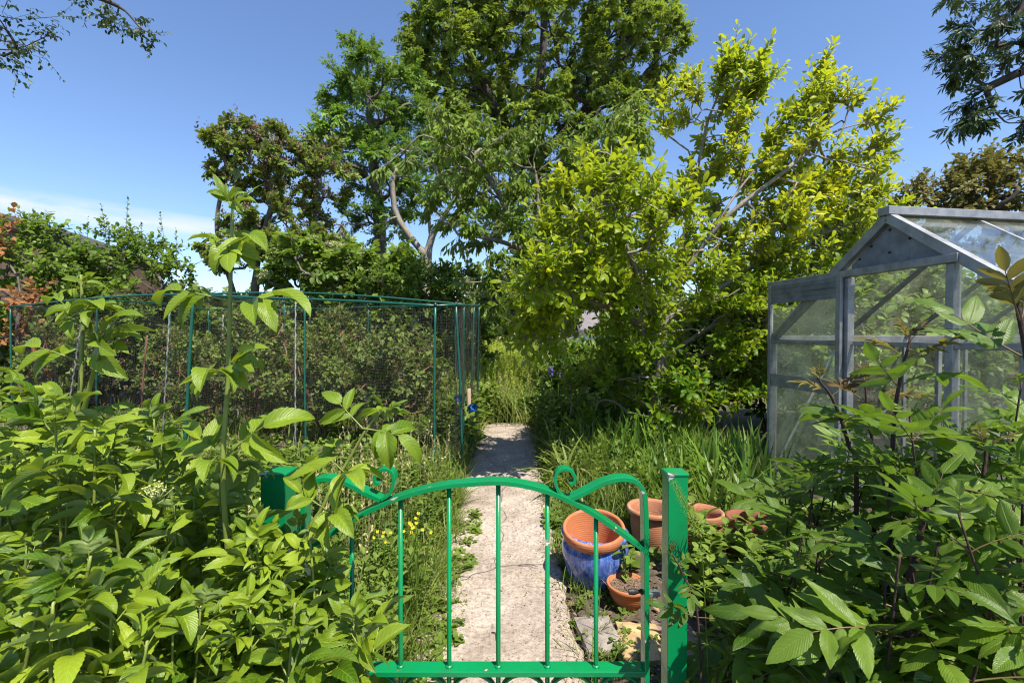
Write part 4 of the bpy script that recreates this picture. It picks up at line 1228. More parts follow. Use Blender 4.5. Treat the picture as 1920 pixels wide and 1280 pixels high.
def mag_tone(ml, mt, N, par, rad, cnt, tips):
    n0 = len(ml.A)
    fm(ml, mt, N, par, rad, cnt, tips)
    # tone by height paints the shaded lower crown darker, the lit top yellower
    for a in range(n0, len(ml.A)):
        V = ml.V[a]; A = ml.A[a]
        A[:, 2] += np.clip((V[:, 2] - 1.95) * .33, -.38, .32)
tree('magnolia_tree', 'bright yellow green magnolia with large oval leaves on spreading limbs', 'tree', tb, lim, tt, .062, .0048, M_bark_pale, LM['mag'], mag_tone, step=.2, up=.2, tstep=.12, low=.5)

# ------------------------------------------------------------------ shrubs under and behind the magnolia
def bush(name, label, cat, c, rx, ry, h, n, leafm, fol, group=None, bark=M_bark_dark, r0=.03, flat=.5, z0=.25, stems=3):
    c = np.asarray(c, float)
    d = rdir(n) * (R.uniform(.2, 1, (n, 1)) ** .45)
    t = c + np.array([0, 0, z0 + (h - z0) * .5]) + d * np.array([rx, ry, (h - z0) * .5])
    tr = []
    for q in range(stems):
        a = R.uniform(0, 6.28); e = c + vec(math.cos(a) * rx * .4, math.sin(a) * ry * .4, h * .5)
        b0 = c + vec(math.cos(a) * .04, math.sin(a) * .04, 0)
        tr.append([b0, (b0 + e) / 2 + vec(0, 0, .12 * h), e])
    return tree(name, label, cat, c, tr, t, r0, .005, bark, leafm, fol, group, step=.2, tstep=.15)
fol_d = fol_leaf(g_bush, 4, (.12, .28), 7, .105, (1.1, .5), up=.25, maxcnt=2.5)
fol_s = fol_spray(s_bush, 5, (.2, .36), 1., up=.2, maxcnt=2.5)
g_ = 'shrubs behind the magnolia'
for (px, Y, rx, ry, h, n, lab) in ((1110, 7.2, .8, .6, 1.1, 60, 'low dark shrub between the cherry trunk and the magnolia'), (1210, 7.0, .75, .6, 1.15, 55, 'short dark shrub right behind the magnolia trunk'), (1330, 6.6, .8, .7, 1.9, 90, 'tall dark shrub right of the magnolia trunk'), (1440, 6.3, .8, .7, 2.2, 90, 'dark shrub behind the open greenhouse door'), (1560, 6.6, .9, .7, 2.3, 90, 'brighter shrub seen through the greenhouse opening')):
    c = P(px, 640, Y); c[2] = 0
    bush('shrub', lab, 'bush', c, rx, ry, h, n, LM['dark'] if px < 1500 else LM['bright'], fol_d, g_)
for (x, Y, h, lab) in ((4.6, 6.4, 2.1, 'brownish shrub behind the far end of the greenhouse'), (6.0, 5.0, 2.2, 'brownish shrub beside the back wall of the greenhouse'), (6.4, 3.2, 2.0, 'brownish shrub beyond the right side of the greenhouse')):
    bush('shrub', lab, 'bush', (x, Y, 0), 1., .9, h, 90, LM['olive'], fol_d, 'brownish shrubs round the greenhouse')
for (x, y, h, lab) in ((3.5, 4.75, 2.0, 'lime green shrub seen through the glass of the sliding door'), (4.6, 5.0, 2.2, 'lime green shrub seen through the open greenhouse doorway')):
    bush('shrub', lab, 'bush', (x, y, 0), .75, .5, h, 80, LM['bright'], fol_d, 'lime green shrubs behind the greenhouse')
# hedge row behind the cage
protos = []
for q in range(3):
    o = bush('hedge_shrub', 'dense dark green shrub in the row behind the fruit cage', 'bush', (-9 + q, 30, 0), 1.25, .8, 2.0 + .15 * q, 130, LM['hedge'], fol_s, 'shrubs in the row behind the cage')
    protos.append(o)
hs = [(-9.9, 9.2), (-8.3, 9.5), (-6.7, 9.3), (-5.2, 9.1), (-3.8, 9.0), (-2.5, 8.7), (-1.3, 8.6), (-11.5, 9.0)]
for q, (x, y) in enumerate(hs):
    o = protos[q] if q < 3 else copy_tree(protos[q % 3])
    o.location = (x, y, 0); o.rotation_euler[2] = R.uniform(0, 6.28); o.scale = (1, 1, R.uniform(.9, 1.05))
# tall shrubs at the left with upright shoots, one russet
def upright(r, N, par, rad, cnt, tips): pass
def left_bush(name, label, px, Y, wpx, top, lm, n, shoots=()):
    c = P(px, 640, Y); c[2] = 0
    h = P(px, top, Y)[2]
    def fl(ml, mt, N, par, rad, cnt, tips):
        fol_leaf(g_bush, 4, (.15, .34), 7, .10, (1.1, .5), up=.35, maxcnt=2.5)(ml, mt, N, par, rad, cnt, tips)
        for (spx, spy) in shoots:
            q = P(spx, spy, Y); b = q + vec(R.normal(0, .06), 0, -.85)
            pts = spline([b, (b + q) / 2 + vec(R.normal(0, .03), 0, 0), q], 14)
            tube(mt, pts, np.linspace(.006, .0025, 14), 5)
            d = unit(pts[-1] - pts[0])
            T, Dl, Nn, tn = along(pts[0][None], d[None], np.array([np.linalg.norm(q - b)]), 22, .1, 1., np.linspace(1.1, .35, 22), np.array([.5]))
            ml.inst(g_bush, T, Dl, Nn + UP * .5, np.linspace(.10, .05, 22), tn)
    k = Y / FPX
    d = rdir(n) * (R.uniform(.2, 1, (n, 1)) ** .45)
    t = c + np.array([0, 0, h * .55]) + d * np.array([wpx * k, .8, h * .45])
    tr = [[c, c + vec(R.normal(0, .2), 0, h * .35), c + vec(R.normal(0, .3), 0, h * .6)], [c + vec(.05, 0, 0), c + vec(wpx * k * .3, 0, h * .4), c + vec(wpx * k * .5, 0, h * .6)]]
    return tree(name, label, 'bush', c, tr, t, .05, .006, M_bark, lm, fl, step=.25)
left_bush('tall_shrub', 'bushy green shrub with upright shoots poking above the cage', 240, 8.2, 120, 425, LM['bright'], 150, ((190, 385), (240, 372), (165, 410), (300, 400), (265, 420), (330, 430), (205, 430)))
left_bush('tall_shrub', 'dense green shrub at the left edge below the dark roof', 40, 7.8, 160, 408, LM['bright'], 250, ((150, 425),))
o = left_bush('russet_shrub', 'rust tinted shrub growing against the shed roof at far left', 40, 7.2, 45, 392, M_russet, 11)
# shed roof at the far left
def stone(*a): pass
sh = thing('shed', 'dark edged shed roof sloping down behind the left shrubs', 'shed', vec(-11.2, 10.6, 0))
p0, p1 = P(-60, 394, 10.2), P(138, 466, 10.2)
n_ = vec(0, 1, 0)
M_board = plain('dark_board', (.05, .042, .036), .8)
for e_ in (0, 3.):
    mb = MB(); beam(mb, p0 + vec(-e_ * .15, e_, 0), p1 + vec(-e_ * .15, e_, 0), .06, .22)
    mb.build('barge_board', M_board, sh)
mb = MB(); q0, q1 = p0 + vec(0, -.08, .09), p1 + vec(.1, -.08, .09)
mb.add([q0, q1, q1 + vec(-.5, 3.3, 0), q0 + vec(-.5, 3.3, 0), q0 + vec(0, 0, .05), q1 + vec(0, 0, .05), q1 + vec(-.5, 3.3, .05), q0 + vec(-.5, 3.3, .05)], BOXF)
mb.build('roof', plain('roof_felt', (.06, .055, .05), .9, bump=.6), sh, smooth=False)
mb = MB()
w0, w1 = p0 * vec(1, 1, 0), p1 * vec(1, 1, 0)
w1 = w1 + vec(-.3, 0, 0)
zz = lambda x: np.interp(x, [p0[0], p1[0]], [p0[2], p1[2]]) - .13
V = [w0 + vec(0, .05, 0), w1 + vec(0, .05, 0), vec(w1[0], w1[1] + .05, zz(w1[0])), vec(w0[0], w0[1] + .05, zz(w0[0]))]
V += [v + vec(0, 2.9, 0) for v in V]
mb.add(V, np.array([[0, 1, 2, 3], [7, 6, 5, 4], [1, 5, 6, 2], [4, 0, 3, 7]]))
mb.build('wall', plain('brown_boards', (.14, .09, .06), .85), sh, smooth=False)
# little white outbuilding far behind the magnolia
cw = P(1128, 640, 13.5); cw[2] = 0
hb = thing('outbuilding', 'small white outbuilding with a grey roof glimpsed behind the shrubs', 'building', cw)
mb = MB(); box(mb, cw + vec(0, 1.2, .72), (1.25, 2.4, 1.44)); mb.build('wall', plain('white_render', (.78, .79, .80), .8, var=.08), hb, smooth=False)
mb = MB()
e0, e1 = cw + vec(-.72, -.15, 1.40), cw + vec(.72, -.15, 1.40); t0, t1 = cw + vec(-.72, 1.2, 2.05), cw + vec(.72, 1.2, 2.05); b0, b1 = cw + vec(-.72, 2.55, 1.40), cw + vec(.72, 2.55, 1.40)
V = [e0, e1, t1, t0, b0, b1]; V += [v + vec(0, 0, .08) for v in V]
mb.add(V, np.array([[6, 7, 8, 9], [9, 8, 11, 10], [3, 2, 1, 0], [4, 5, 2, 3], [0, 1, 7, 6], [5, 4, 10, 11]]))
mb.build('roof', plain('grey_slate', (.20, .18, .19), .8), hb, smooth=False)
mb = MB(); box(mb, cw + vec(.2, -.012, .62), (.6, .03, 1.2)); dr = mb.build('door', plain('grey_green_door', (.45, .52, .50), .6), hb, bevel=.004)
# far belt of trees closing the view
mb = MB(); mt_ = MB()
k = 17000
ang = R.uniform(-1.15, 1.15, k); dist = R.uniform(24, 32, k)
hh = 4.9 + 1.1 * np.sin(ang * 13) + .8 * np.sin(ang * 29 + 1) + .5 * np.sin(ang * 61)
hh = np.where(ang < -.42, np.minimum(hh, 3.2), hh)
T = np.stack([np.sin(ang) * dist, np.cos(ang) * dist, hh * R.uniform(0, 1, k) ** .7], 1)
mb.inst(s_bush, T, unit(rdir(k) + vec(0, 0, .3)), UP + R.normal(0, .5, (k, 3)), R.uniform(.5, .95, k), .5 + .2 * np.sin(ang * 40) + R.normal(0, .12, k))
tag(mb.build('far_woodland', [LM['far'], M_bark_dark]), 'far belt of soft green woodland closing the view', 'woodland', kind='stuff')
# ------------------------------------------------------------------ grass, weeds, irises
def blades(n, w, droop):
    return [leaf(nl=5, nw=1, w=w, a=.12, b=.55, fold=0, curl=0, droop=R.uniform(*droop), side=R.uniform(-.1, .1)) for q in range(n)]
bl_grass = blades(8, .014, (.2, 1.7)); bl_iris = blades(10, .023, (.05, 1.3)); bl_strap = blades(8, .026, (.5, 2.2))
def stand(T, n_el=.35, k=None):
    """near-vertical directions for upright blades"""
    k = len(T); a = R.uniform(0, 6.28, k); t = np.abs(R.normal(0, n_el, k))
    D = np.stack([np.cos(a) * np.sin(t), np.sin(a) * np.sin(t), np.cos(t)], 1)
    N = np.stack([-np.cos(a) * np.cos(t), -np.sin(a) * np.cos(t), np.sin(t)], 1)
    return D, N
def clumpy(x0, x1, y0, y1, k, edge=None, nc=60, sp=.10):
    c = np.stack([R.uniform(x0, x1, nc), R.uniform(y0, y1, nc)], 1)
    p = c[R.integers(0, nc, k)] + R.normal(0, sp, (k, 2))
    u = np.stack([R.uniform(x0, x1, k // 3), R.uniform(y0, y1, k // 3)], 1)
    p = np.concatenate([p, u])
    m = (p[:, 0] > x0) & (p[:, 0] < x1) & (p[:, 1] > y0) & (p[:, 1] < y1)
    p = p[m]
    return np.stack([p[:, 0], p[:, 1], np.zeros(len(p))], 1)
mb = MB()
def grass(x0, x1, y0, y1, k, h, el=.35, nc=60, sp=.1):
    T = clumpy(x0, x1, y0, y1, k, nc=nc, sp=sp)
    D, N = stand(T, el)
    mb.inst(bl_grass, T, D, N, R.uniform(h[0], h[1], len(T)), .5 + .15 * np.sin(T[:, 0] * 6 + T[:, 1] * 4) + R.normal(0, .24, len(T)))
grass(-1.25, -.40, 1.45, 4.0, 7500, (.08, .32), .42, 90, .08)
grass(-.56, -.34, 1.4, 3.2, 1500, (.06, .22), .6, 30, .05)
grass(-.46, -.26, 1.3, 2.4, 300, (.05, .16), .7, 12, .04)
grass(-2.6, -1.2, 1.3, 4.0, 2600, (.12, .35), .4, 60, .1)
grass(-.75, -.40, 3.2, 6.4, 1500, (.10, .40), .4, 40, .07)
grass(.24, .45, 1.4, 6.4, 1100, (.06, .20), .55, 40, .05)
grass(.45, 1.9, 2.9, 4.8, 6000, (.10, .36), .42, 70, .1)
grass(.4, 2.2, 4.2, 6.2, 2600, (.18, .5), .35, 60, .12)
grass(-1.0, 2.2, 6.5, 9.0, 3200, (.25, .7), .3, 80, .15)
grass(-6.5, -.7, 4.2, 8.2, 3600, (.12, .38), .4, 120, .14)
# hay coloured seed stalks
tag(mb.build('grass', [LM['grass']]), 'long green grass with straw tips growing beside the path', 'grass', kind='stuff')
mb = MB()
T = np.concatenate([clumpy(-1.25, -.5, 1.6, 3.8, 90), clumpy(-1.0, 1.0, 6.6, 9, 140)])
D, N = stand(T, .12); Ls = R.uniform(.4, .75, len(T))
cones(mb, T, T + D * Ls[:, None], .0013, .0008, 3, 0, .8)
for q in range(9):
    mb.inst(g_small, T + D * (Ls * (.82 + .02 * q))[:, None], D + R.normal(0, .35, (len(T), 3)), R.normal(0, 1, (len(T), 3)), .022, R.uniform(.7, 1., len(T)))
tag(mb.build('seeding_grass', [leaf_mat('hay_stalk', (.28, .27, .10), (.48, .42, .20), rough=.6, trans=.2)]), 'tall thin seeding grass stalks left of the path', 'grass', kind='stuff')

def weed_tpl(n, h, size, gl, spread=.9):
    b = MB(); t = []
    cones(b, [vec(0, 0, 0)], [vec(0, h, 0)], .006, .003, 3, 1)
    out = as_tpl(b)
    for q in range(n):
        f = (q + .6) / n; a = q * GA + R.normal(0, .3)
        d = vec(math.cos(a) * spread, .45 + .5 * f, math.sin(a) * spread)
        out += place(gl[R.integers(len(gl))], (0, h * f, 0), d, vec(0, 1, 0) - d * .3 + R.normal(0, .2, 3), size * (1.15 - .6 * f) * R.uniform(.8, 1.2), R.normal(0, .08))
    return merge(out)
w_a = [weed_tpl(14, 1., .34, g_bush) for q in range(4)]
w_b = [weed_tpl(20, 1., .26, g_small, .8) for q in range(4)]
w_c = [weed_tpl(26, 1., .20, g_willow, .7) for q in range(3)]
w_m = [weed_tpl(60, 1., .075, g_small, 1.6) for q in range(5)]
w_m2 = [weed_tpl(40, 1., .11, g_willow, .6) for q in range(4)]
w_low = [weed_tpl(9, .45, .5, g_bush, 1.2) for q in range(4)]
def weeds(mbx, tp, T, h, el=.2, tone=.5):
    D, N = stand(T, el); k = len(T)
    mbx.inst(tp, T, D, N, R.uniform(h[0], h[1], k), tone + .12 * np.sin(T[:, 0] * 3 + T[:, 1] * 5) + R.normal(0, .1, k))
mb = MB()
weeds(mb, w_low, clumpy(-1.3, -.42, 1.4, 4.0, 420), (.08, .2), .3)
weeds(mb, w_b, clumpy(-1.3, -.42, 1.6, 4.0, 260), (.15, .40))
weeds(mb, w_m, clumpy(-1.3, -.42, 1.6, 4.0, 200), (.15, .42))
weeds(mb, w_low, clumpy(-.52, -.22, 1.4, 3.4, 210, nc=26, sp=.05), (.05, .13), .4)
weeds(mb, w_low, clumpy(.27, .62, 1.75, 3.4, 230, nc=24, sp=.05), (.03, .09), .4)
weeds(mb, w_low, clumpy(.27, 1.2, 2.6, 5.5, 240), (.06, .2), .4)
weeds(mb, w_b, clumpy(.45, 2.0, 3.0, 5.2, 90), (.2, .45))
weeds(mb, w_low, clumpy(-6.5, -.7, 3.6, 7.5, 900, nc=140, sp=.12), (.08, .22), .3)
weeds(mb, w_a, clumpy(-4.5, -.8, 2.5, 4.4, 200), (.15, .42))
weeds(mb, w_a, clumpy(-.9, -.45, 5.0, 6.9, 110), (.2, .6))
weeds(mb, w_a, clumpy(-3.2, -1.2, 1.2, 2.6, 160), (.2, .6))
weeds(mb, w_a, clumpy(.9, 2.0, 1.5, 2.6, 160), (.15, .45))
weeds(mb, w_b, clumpy(.35, 1.6, 5.0, 7.0, 300), (.25, .7))
tag(mb.build('weeds', [LM['weed'], LM['iris']]), 'leafy green weeds filling the ground along the path and pots', 'weeds', kind='stuff')
# pale tall meadow growth at the end of the path
mb = MB()
def rise(T): return T
T = clumpy(-1.6, 1.2, 7.3, 12.5, 1100, nc=120, sp=.25)
weeds(mb, w_m, T, (.35, 1.0), .4, .5)
weeds(mb, w_m, clumpy(-1.6, 1.6, 9.5, 13, 700, nc=100, sp=.25), (.7, 1.3), .3, .7)
weeds(mb, w_m2, clumpy(-1.4, 1.2, 7.6, 12.5, 420, nc=60, sp=.2), (.5, 1.1), .4, .75)
weeds(mb, w_m2, clumpy(1.0, 4.0, 8.6, 12.5, 900, nc=100, sp=.25), (.6, 1.2), .12, .55)
weeds(mb, w_m, clumpy(1.0, 4.2, 8.4, 13, 900, nc=100, sp=.25), (.6, 1.2), .12, .45)
T = clumpy(-1.6, 3.5, 7.6, 12.5, 700); T[:, 2] = .75 + .25 * np.sin(T[:, 0] * 5 + T[:, 1] * 3) + R.normal(0, .08, len(T))
for q in range(7):
    mb.inst(g_small, T + R.normal(0, .02, (len(T), 3)) * vec(1, 1, .4), R.normal(0, 1, (len(T), 3)) * vec(1, 1, .3), UP, .03, R.uniform(.8, 1.1, len(T)))
tag(mb.build('meadow_growth', [LM['meadow'], LM['meadow']]), 'tall yellow green weeds coloured light as if in sun beyond the path end', 'weeds', kind='stuff')
mb = MB()
weeds(mb, w_a, clumpy(-.55, 1.2, 6.75, 8.0, 330, nc=60, sp=.12), (.2, .45), .2, .45)
weeds(mb, w_a, clumpy(-.95, -.3, 6.6, 8.2, 200, nc=40, sp=.12), (.3, .6), .2, .5)
weeds(mb, w_b, clumpy(.6, 1.5, 6.4, 7.6, 260, nc=40, sp=.12), (.5, 1.0), .2, .4)
tag(mb.build('nettle_growth', [LM['weed'], LM['iris']]), 'green nettle like growth swallowing the end of the path', 'weeds', kind='stuff')
# fallen leaf litter and crumbs on soil and path
mb = MB()
k = 2600
T = np.stack([R.uniform(-6.5, -.6, k), R.uniform(2.5, 7.5, k), np.full(k, .016)], 1)
k2 = 1500
e = np.where(R.uniform(0, 1, k2) < .6, .27 - np.abs(R.normal(0, .06, k2)), R.uniform(-.42, .28, k2))
T2 = np.stack([e, R.uniform(1.4, 6.6, k2), np.full(k2, .037)], 1)
k3 = 700
T3 = np.stack([R.uniform(.28, 1.3, k3), R.uniform(1.6, 3.2, k3), np.full(k3, .02)], 1)
T = np.concatenate([T, T2, T3]); k = len(T)
sz = np.concatenate([R.uniform(.02, .06, 2600), R.uniform(.003, .016, k2), R.uniform(.012, .04, k3)])
mb.inst(g_bush, T, np.stack([R.normal(0, 1, k), R.normal(0, 1, k), R.normal(0, .12, k)], 1), UP + R.normal(0, .35, (k, 3)), sz, R.uniform(.1, .9, k))
tag(mb.build('leaf_litter', [leaf_mat('dry_leaf', (.10, .065, .035), (.34, .24, .14), rough=.85, trans=.1)]), 'dry brown leaf litter lying on the bare soil and path edges', 'leaf litter', kind='stuff')
# twigs fallen on the path
def twig(px, py, px2, py2, lab):
    def g(px, py):
        d = P(px, py, 1.) - vec(0, 0, EYE); t = -(EYE - .034) / d[2]; return vec(0, 0, EYE) + d * t
    a, b = g(px, py), g(px2, py2)
    m = MB(); tube(m, spline([a, (a + b) / 2 + vec(.004, .01, .004), b], 8), np.linspace(.0028, .0012, 8), 5)
    d = b - a; tube(m, [(a + b) / 2 + vec(.004, .01, .002), (a + b) / 2 + d * .2 + vec(.0, -.022, .003)], [.0016, .0008], 4)
    tag(m.build('fallen_twig', M_bark_dark, origin=a), lab, 'twig')
twig(972, 1059, 1010, 1062, 'short dark twig lying on the path left of the pot shadow')
twig(922, 1184, 934, 1198, 'tiny dark twig lying on the pale path near the gate')

# yellow flowering weeds
def flower_weed(px, py, lab, Y, mat, n=9, spread=.05, group=None):
    c = P(px, py, Y); b = vec(c[0], c[1], 0)
    r = thing('flowering_weed', lab, 'flower', b, group)
    ms, mf, ml = MB(), MB(), MB()
    for q in range(n):
        e = c + R.normal(0, spread, 3) * vec(1, 1, .8)
        pts = spline([b + vec(R.normal(0, .01), R.normal(0, .01), 0), (b + e) / 2 + vec(R.normal(0, .01), 0, .02), e], 6)
        tube(ms, pts, .0013, 4)
        for s_ in range(6):
            a = s_ * 1.047
            d = vec(math.cos(a), -.5 + .3 * math.sin(a), math.sin(a) * .8)
            mf.inst(g_bush, [e], [d], [vec(0, -1, .3)], .009, R.uniform(.2, .9))
        T = pts[2:5]; ml.inst(g_small, T, R.normal(0, 1, (3, 3)) + UP * .4, UP, .05)
    ms.build('stem', LM['iris'], r); mf.build('petals', mat, r); ml.build('leaves', LM['weed'], r)
    return r
flower_weed(778, 985, 'clump of small yellow flowers in the grass behind the gate', 2.0, M_yellow, 11, .03)
flower_weed(722, 1000, 'paler yellow flowered weed between the first two gate bars', 2.1, M_yellow, 6, .03)
flower_weed(1125, 806, 'single orange flower among the iris leaves under the magnolia', 5.0, M_orange, 3, .03)

# leafy seedling in the clay bowl
mb = MB(); b_ = BASE['clay_bowl'] + vec(.0, .03, .1)
for q in range(4):
    e_ = b_ + vec(R.uniform(-.07, .07), R.uniform(-.02, .07), R.uniform(.06, .17))
    tube(mb, spline([b_, (b_ + e_) / 2 + vec(0, 0, .02), e_], 6), .0018, 5, m=1)
    mb.inst(g_bush, np.repeat(e_[None], 4, 0) - np.array([[0, 0, .02]]) * np.arange(4)[:, None], np.stack([np.cos(np.arange(4) * GA + q), np.sin(np.arange(4) * GA + q), np.full(4, .1)], 1), UP + R.normal(0, .3, (4, 3)), R.uniform(.04, .07, 4), R.uniform(.3, .9, 4))
mb.build('seedling', [LM['weed'], LM['iris']], bpy.data.objects['clay_bowl'])
# irises and strap leaved clumps
def clump(name, lab, cat, c, n, h, tp, lm, group, spread=.1, el=.28, flower=0):
    c = np.asarray(c, float)
    r = thing(name, lab, cat, c, group)
    T = c + np.stack([R.normal(0, spread, n), R.normal(0, spread, n), np.zeros(n)], 1)
    D, N = stand(T, el); m = MB()
    m.inst(tp, T, D, N, R.uniform(h[0], h[1], n), .5 + R.normal(0, .2, n))
    m.build('blades', lm, r)
    if flower:
        ms, mf = MB(), MB()
        for q in range(flower):
            e = c + vec(R.normal(0, .05), R.normal(0, .05), h[1] * R.uniform(1.0, 1.2))
            tube(ms, [c, (c + e) / 2 + vec(.01, 0, 0), e], [.005, .004, .003], 5)
            for s_ in range(6):
                a = s_ * 1.047; mf.inst(g_bush, [e], [vec(math.cos(a), math.sin(a), .5 * (-1) ** s_)], [UP], .06, R.uniform(.2, .8))
        ms.build('flower_stem', LM['iris'], r); mf.build('flower', M_purple, r)
    return r
fl = clump('iris_clump', 'iris clump with small violet flowers near the far end of the path', 'iris', P(1042, 640, 5.9) * vec(1, 1, 0), 40, (.5, .75), bl_iris, LM['iris'], 'irises by the path', .1, .28, 3)
ip = [clump('iris_clump', 'tall green iris clump right of the path under the magnolia', 'iris', vec(30 + q, 30, 0), 60, (.35, .74), bl_iris, LM['iris'], 'iris clumps right of the path', .11) for q in range(3)]
isp = [(.95, 4.0), (1.3, 4.2), (1.62, 3.9), (1.95, 4.3), (1.5, 4.6), (1.85, 4.75), (1.2, 3.6), (1.55, 3.4), (1.85, 3.5), (2.05, 3.95), (.75, 4.7), (1.1, 5.0), (2.3, 4.7), (1.4, 3.05), (1.72, 3.1), (.8, 4.3), (1.0, 4.55), (1.12, 3.3), (1.35, 3.8), (1.7, 4.35)]
for q, (x, y) in enumerate(isp):
    o = ip[q] if q < 3 else copy_tree(ip[q % 3])
    o.location = (x, y, 0); o.rotation_euler[2] = R.uniform(0, 6.28); s_ = R.uniform(.6, .98); o.scale = (s_, s_, s_)
sp_ = [clump('lily_clump', 'arching strap leaved lily clump at the right edge of the path', 'lily', vec(40 + q, 30, 0), 44, (.35, .62), bl_strap, LM['grass'], 'lily clumps along the path', .05, .45) for q in range(2)]
for q, (x, y) in enumerate([(.52, 4.7), (.62, 5.3), (.50, 3.9), (.72, 4.25), (.46, 5.9)]):
    o = sp_[q] if q < 2 else copy_tree(sp_[q % 2])
    o.location = (x, y, 0); o.rotation_euler[2] = R.uniform(0, 6.28)
# horsetail tufts: whorls of needle branches
def whorled(name, lab, cat, pts, lm, nwh, nn, ln, r0, tilt=.6, leafy=False):
    pts = np.asarray(pts, float); b = pts[0].copy()
    r = thing(name, lab, cat, b)
    c = spline(pts, nwh + 4); m1 = MB(); m2 = MB()
    tube(m1, c, np.linspace(r0, r0 * .5, len(c)), 5)
    for i, p in enumerate(c[3:]):
        d = unit(c[min(i + 4, len(c) - 1)] - c[i + 2]); M = frames(d[None], np.array([[.3, .2, .9]]))[0]
        a = np.arange(nn) / nn * 6.283 + i * .4
        D = M[:, 0] * np.cos(a)[:, None] + M[:, 2] * np.sin(a)[:, None] + d * tilt
        f = 1 - .55 * i / nwh
        m2.inst(g_willow if leafy else bl_grass, np.repeat(p[None], nn, 0), D, np.repeat(d[None], nn, 0), ln * f, R.uniform(.4, .9, nn))
    m1.build('stem', lm, r); m2.build('leaves', lm, r)
for (x, y, h, lab) in ((.62, 3.75, .42, 'feathery pale green horsetail nearest the path edge'), (.80, 3.55, .36, 'feathery horsetail just behind the blue pot'), (.74, 3.95, .45, 'tallest feathery horsetail among the lily leaves')):
    whorled('horsetail', lab, 'horsetail', [(x, y, 0), (x + .02, y, h * .5), (x + .05, y - .02, h)], LM['weed'], 16, 11, .13, .004, .9)
cl = [P(1345, 1240, 1.16), P(1318, 1060, 1.15), P(1302, 985, 1.13), P(1282, 940, 1.12), P(1264, 905, 1.11)]
cl[0][2] = 0
whorled('cleavers', 'thin cleavers stem with whorled leaves leaning over the green post top', 'weed', cl, LM['weed'], 15, 7, .028, .0016, .25, True)

# ------------------------------------------------------------------ berry bushes in the cage
def fol_berry(ml, mt, N, par, rad, cnt, tips):
    fol_leaf(g_bush, 4, (.1, .26), 6, .065, (1.1, .5), up=.4, maxcnt=2.5)(ml, mt, N, par, rad, cnt, tips)
M_cane = bark_mat('red_brown_cane', (.10, .045, .028), (.26, .13, .08), 30)
bp = [bush('berry_bush', 'twiggy berry bush with red brown canes inside the netted cage', 'bush', (50 + 3 * q, 30, 0), .55, .5, 1.35 + .1 * q, 60, LM['berry'], fol_berry, 'berry bushes in the fruit cage', M_cane, .014, z0=.2, stems=6) for q in range(3)]
bs = [(-1.5, 5.6), (-2.4, 5.7), (-3.3, 6.0), (-1.4, 6.6), (-2.3, 6.8), (-3.2, 7.1), (-4.2, 6.4), (-5.1, 6.9), (-4.3, 7.4), (-6.1, 7.1), (-5.6, 7.9), (-6.9, 7.6), (-1.1, 7.0), (-3.9, 5.9), (-6.8, 6.9), (-1.9, 7.3), (-2.9, 7.7), (-1.25, 5.1)]
bs = bs[:3] + [p for q, p in enumerate(bs[3:]) if q % 3]
for q, (x, y) in enumerate(bs):
    o = bp[q] if q < 3 else copy_tree(bp[q % 3])
    o.location = (x, y, 0); o.rotation_euler[2] = R.uniform(0, 6.28); s_ = R.uniform(.85, 1.12); o.scale = (s_, s_, s_ * R.uniform(.9, 1.05))

# ------------------------------------------------------------------ overhanging tree branches
def fol_hang(ml, mt, N, par, rad, cnt, tips):
    fol_spray(s_hang, 5, (.14, .27), 1., up=-.2, droop=.3, maxcnt=2.5, twr=.002, tamt=.2)(ml, mt, N, par, rad, cnt, tips)
g_nar = gal(4, nl=3, nw=2, w=(.10, .14), a=.7, b=.9, fold=.2, curl=0, droop=(.1, .5))
s_hang = [spray(3, g_nar, 5, 38, .36, R.uniform(.1, .7)) for q in range(6)]
Yo = 5.2
tb = vec(8.2, 5.6, 0)
tt = blobs([(1860, 50, Yo, 70, 50, .5, 13), (1880, 120, Yo, 60, 50, .4, 11), (1825, 215, Yo, 34, 16, .2, 5), (1850, 175, Yo, 40, 26, .3, 7), (1815, 95, Yo, 34, 50, .3, 6), (1910, 190, Yo, 20, 40, .3, 4), (1960, 60, Yo, 80, 90, .6, 16), (1900, -40, Yo, 110, 60, .6, 16), (1790, 80, Yo, 24, 50, .3, 5), (1870, 90, Yo, 70, 60, .4, 14), (1800, 225, Yo, 30, 14, .2, 4), (1905, 225, Yo, 20, 26, .2, 4)])
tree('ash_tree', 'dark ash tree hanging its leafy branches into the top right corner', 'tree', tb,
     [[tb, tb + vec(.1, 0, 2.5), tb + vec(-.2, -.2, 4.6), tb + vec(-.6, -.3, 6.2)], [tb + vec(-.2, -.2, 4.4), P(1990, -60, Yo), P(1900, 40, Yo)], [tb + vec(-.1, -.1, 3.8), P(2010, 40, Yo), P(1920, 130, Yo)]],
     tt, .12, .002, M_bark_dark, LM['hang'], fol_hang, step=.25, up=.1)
Yo = 4.0
tb = vec(-7.4, 3.0, 0)
tt = blobs([(20, 30, Yo, 55, 42, .4, 12), (10, 70, Yo, 30, 20, .3, 5), (200, 20, Yo, 40, 22, .25, 7), (240, 45, Yo, 34, 20, .25, 6), (278, 68, Yo, 16, 12, .15, 3), (170, -20, Yo, 40, 20, .3, 5), (-60, 20, Yo, 60, 60, .5, 12), (60, -40, Yo, 120, 40, .5, 14)])
bare = [P(-60, 40, Yo), P(0, 105, Yo), P(35, 122, Yo), P(62, 132, Yo)]
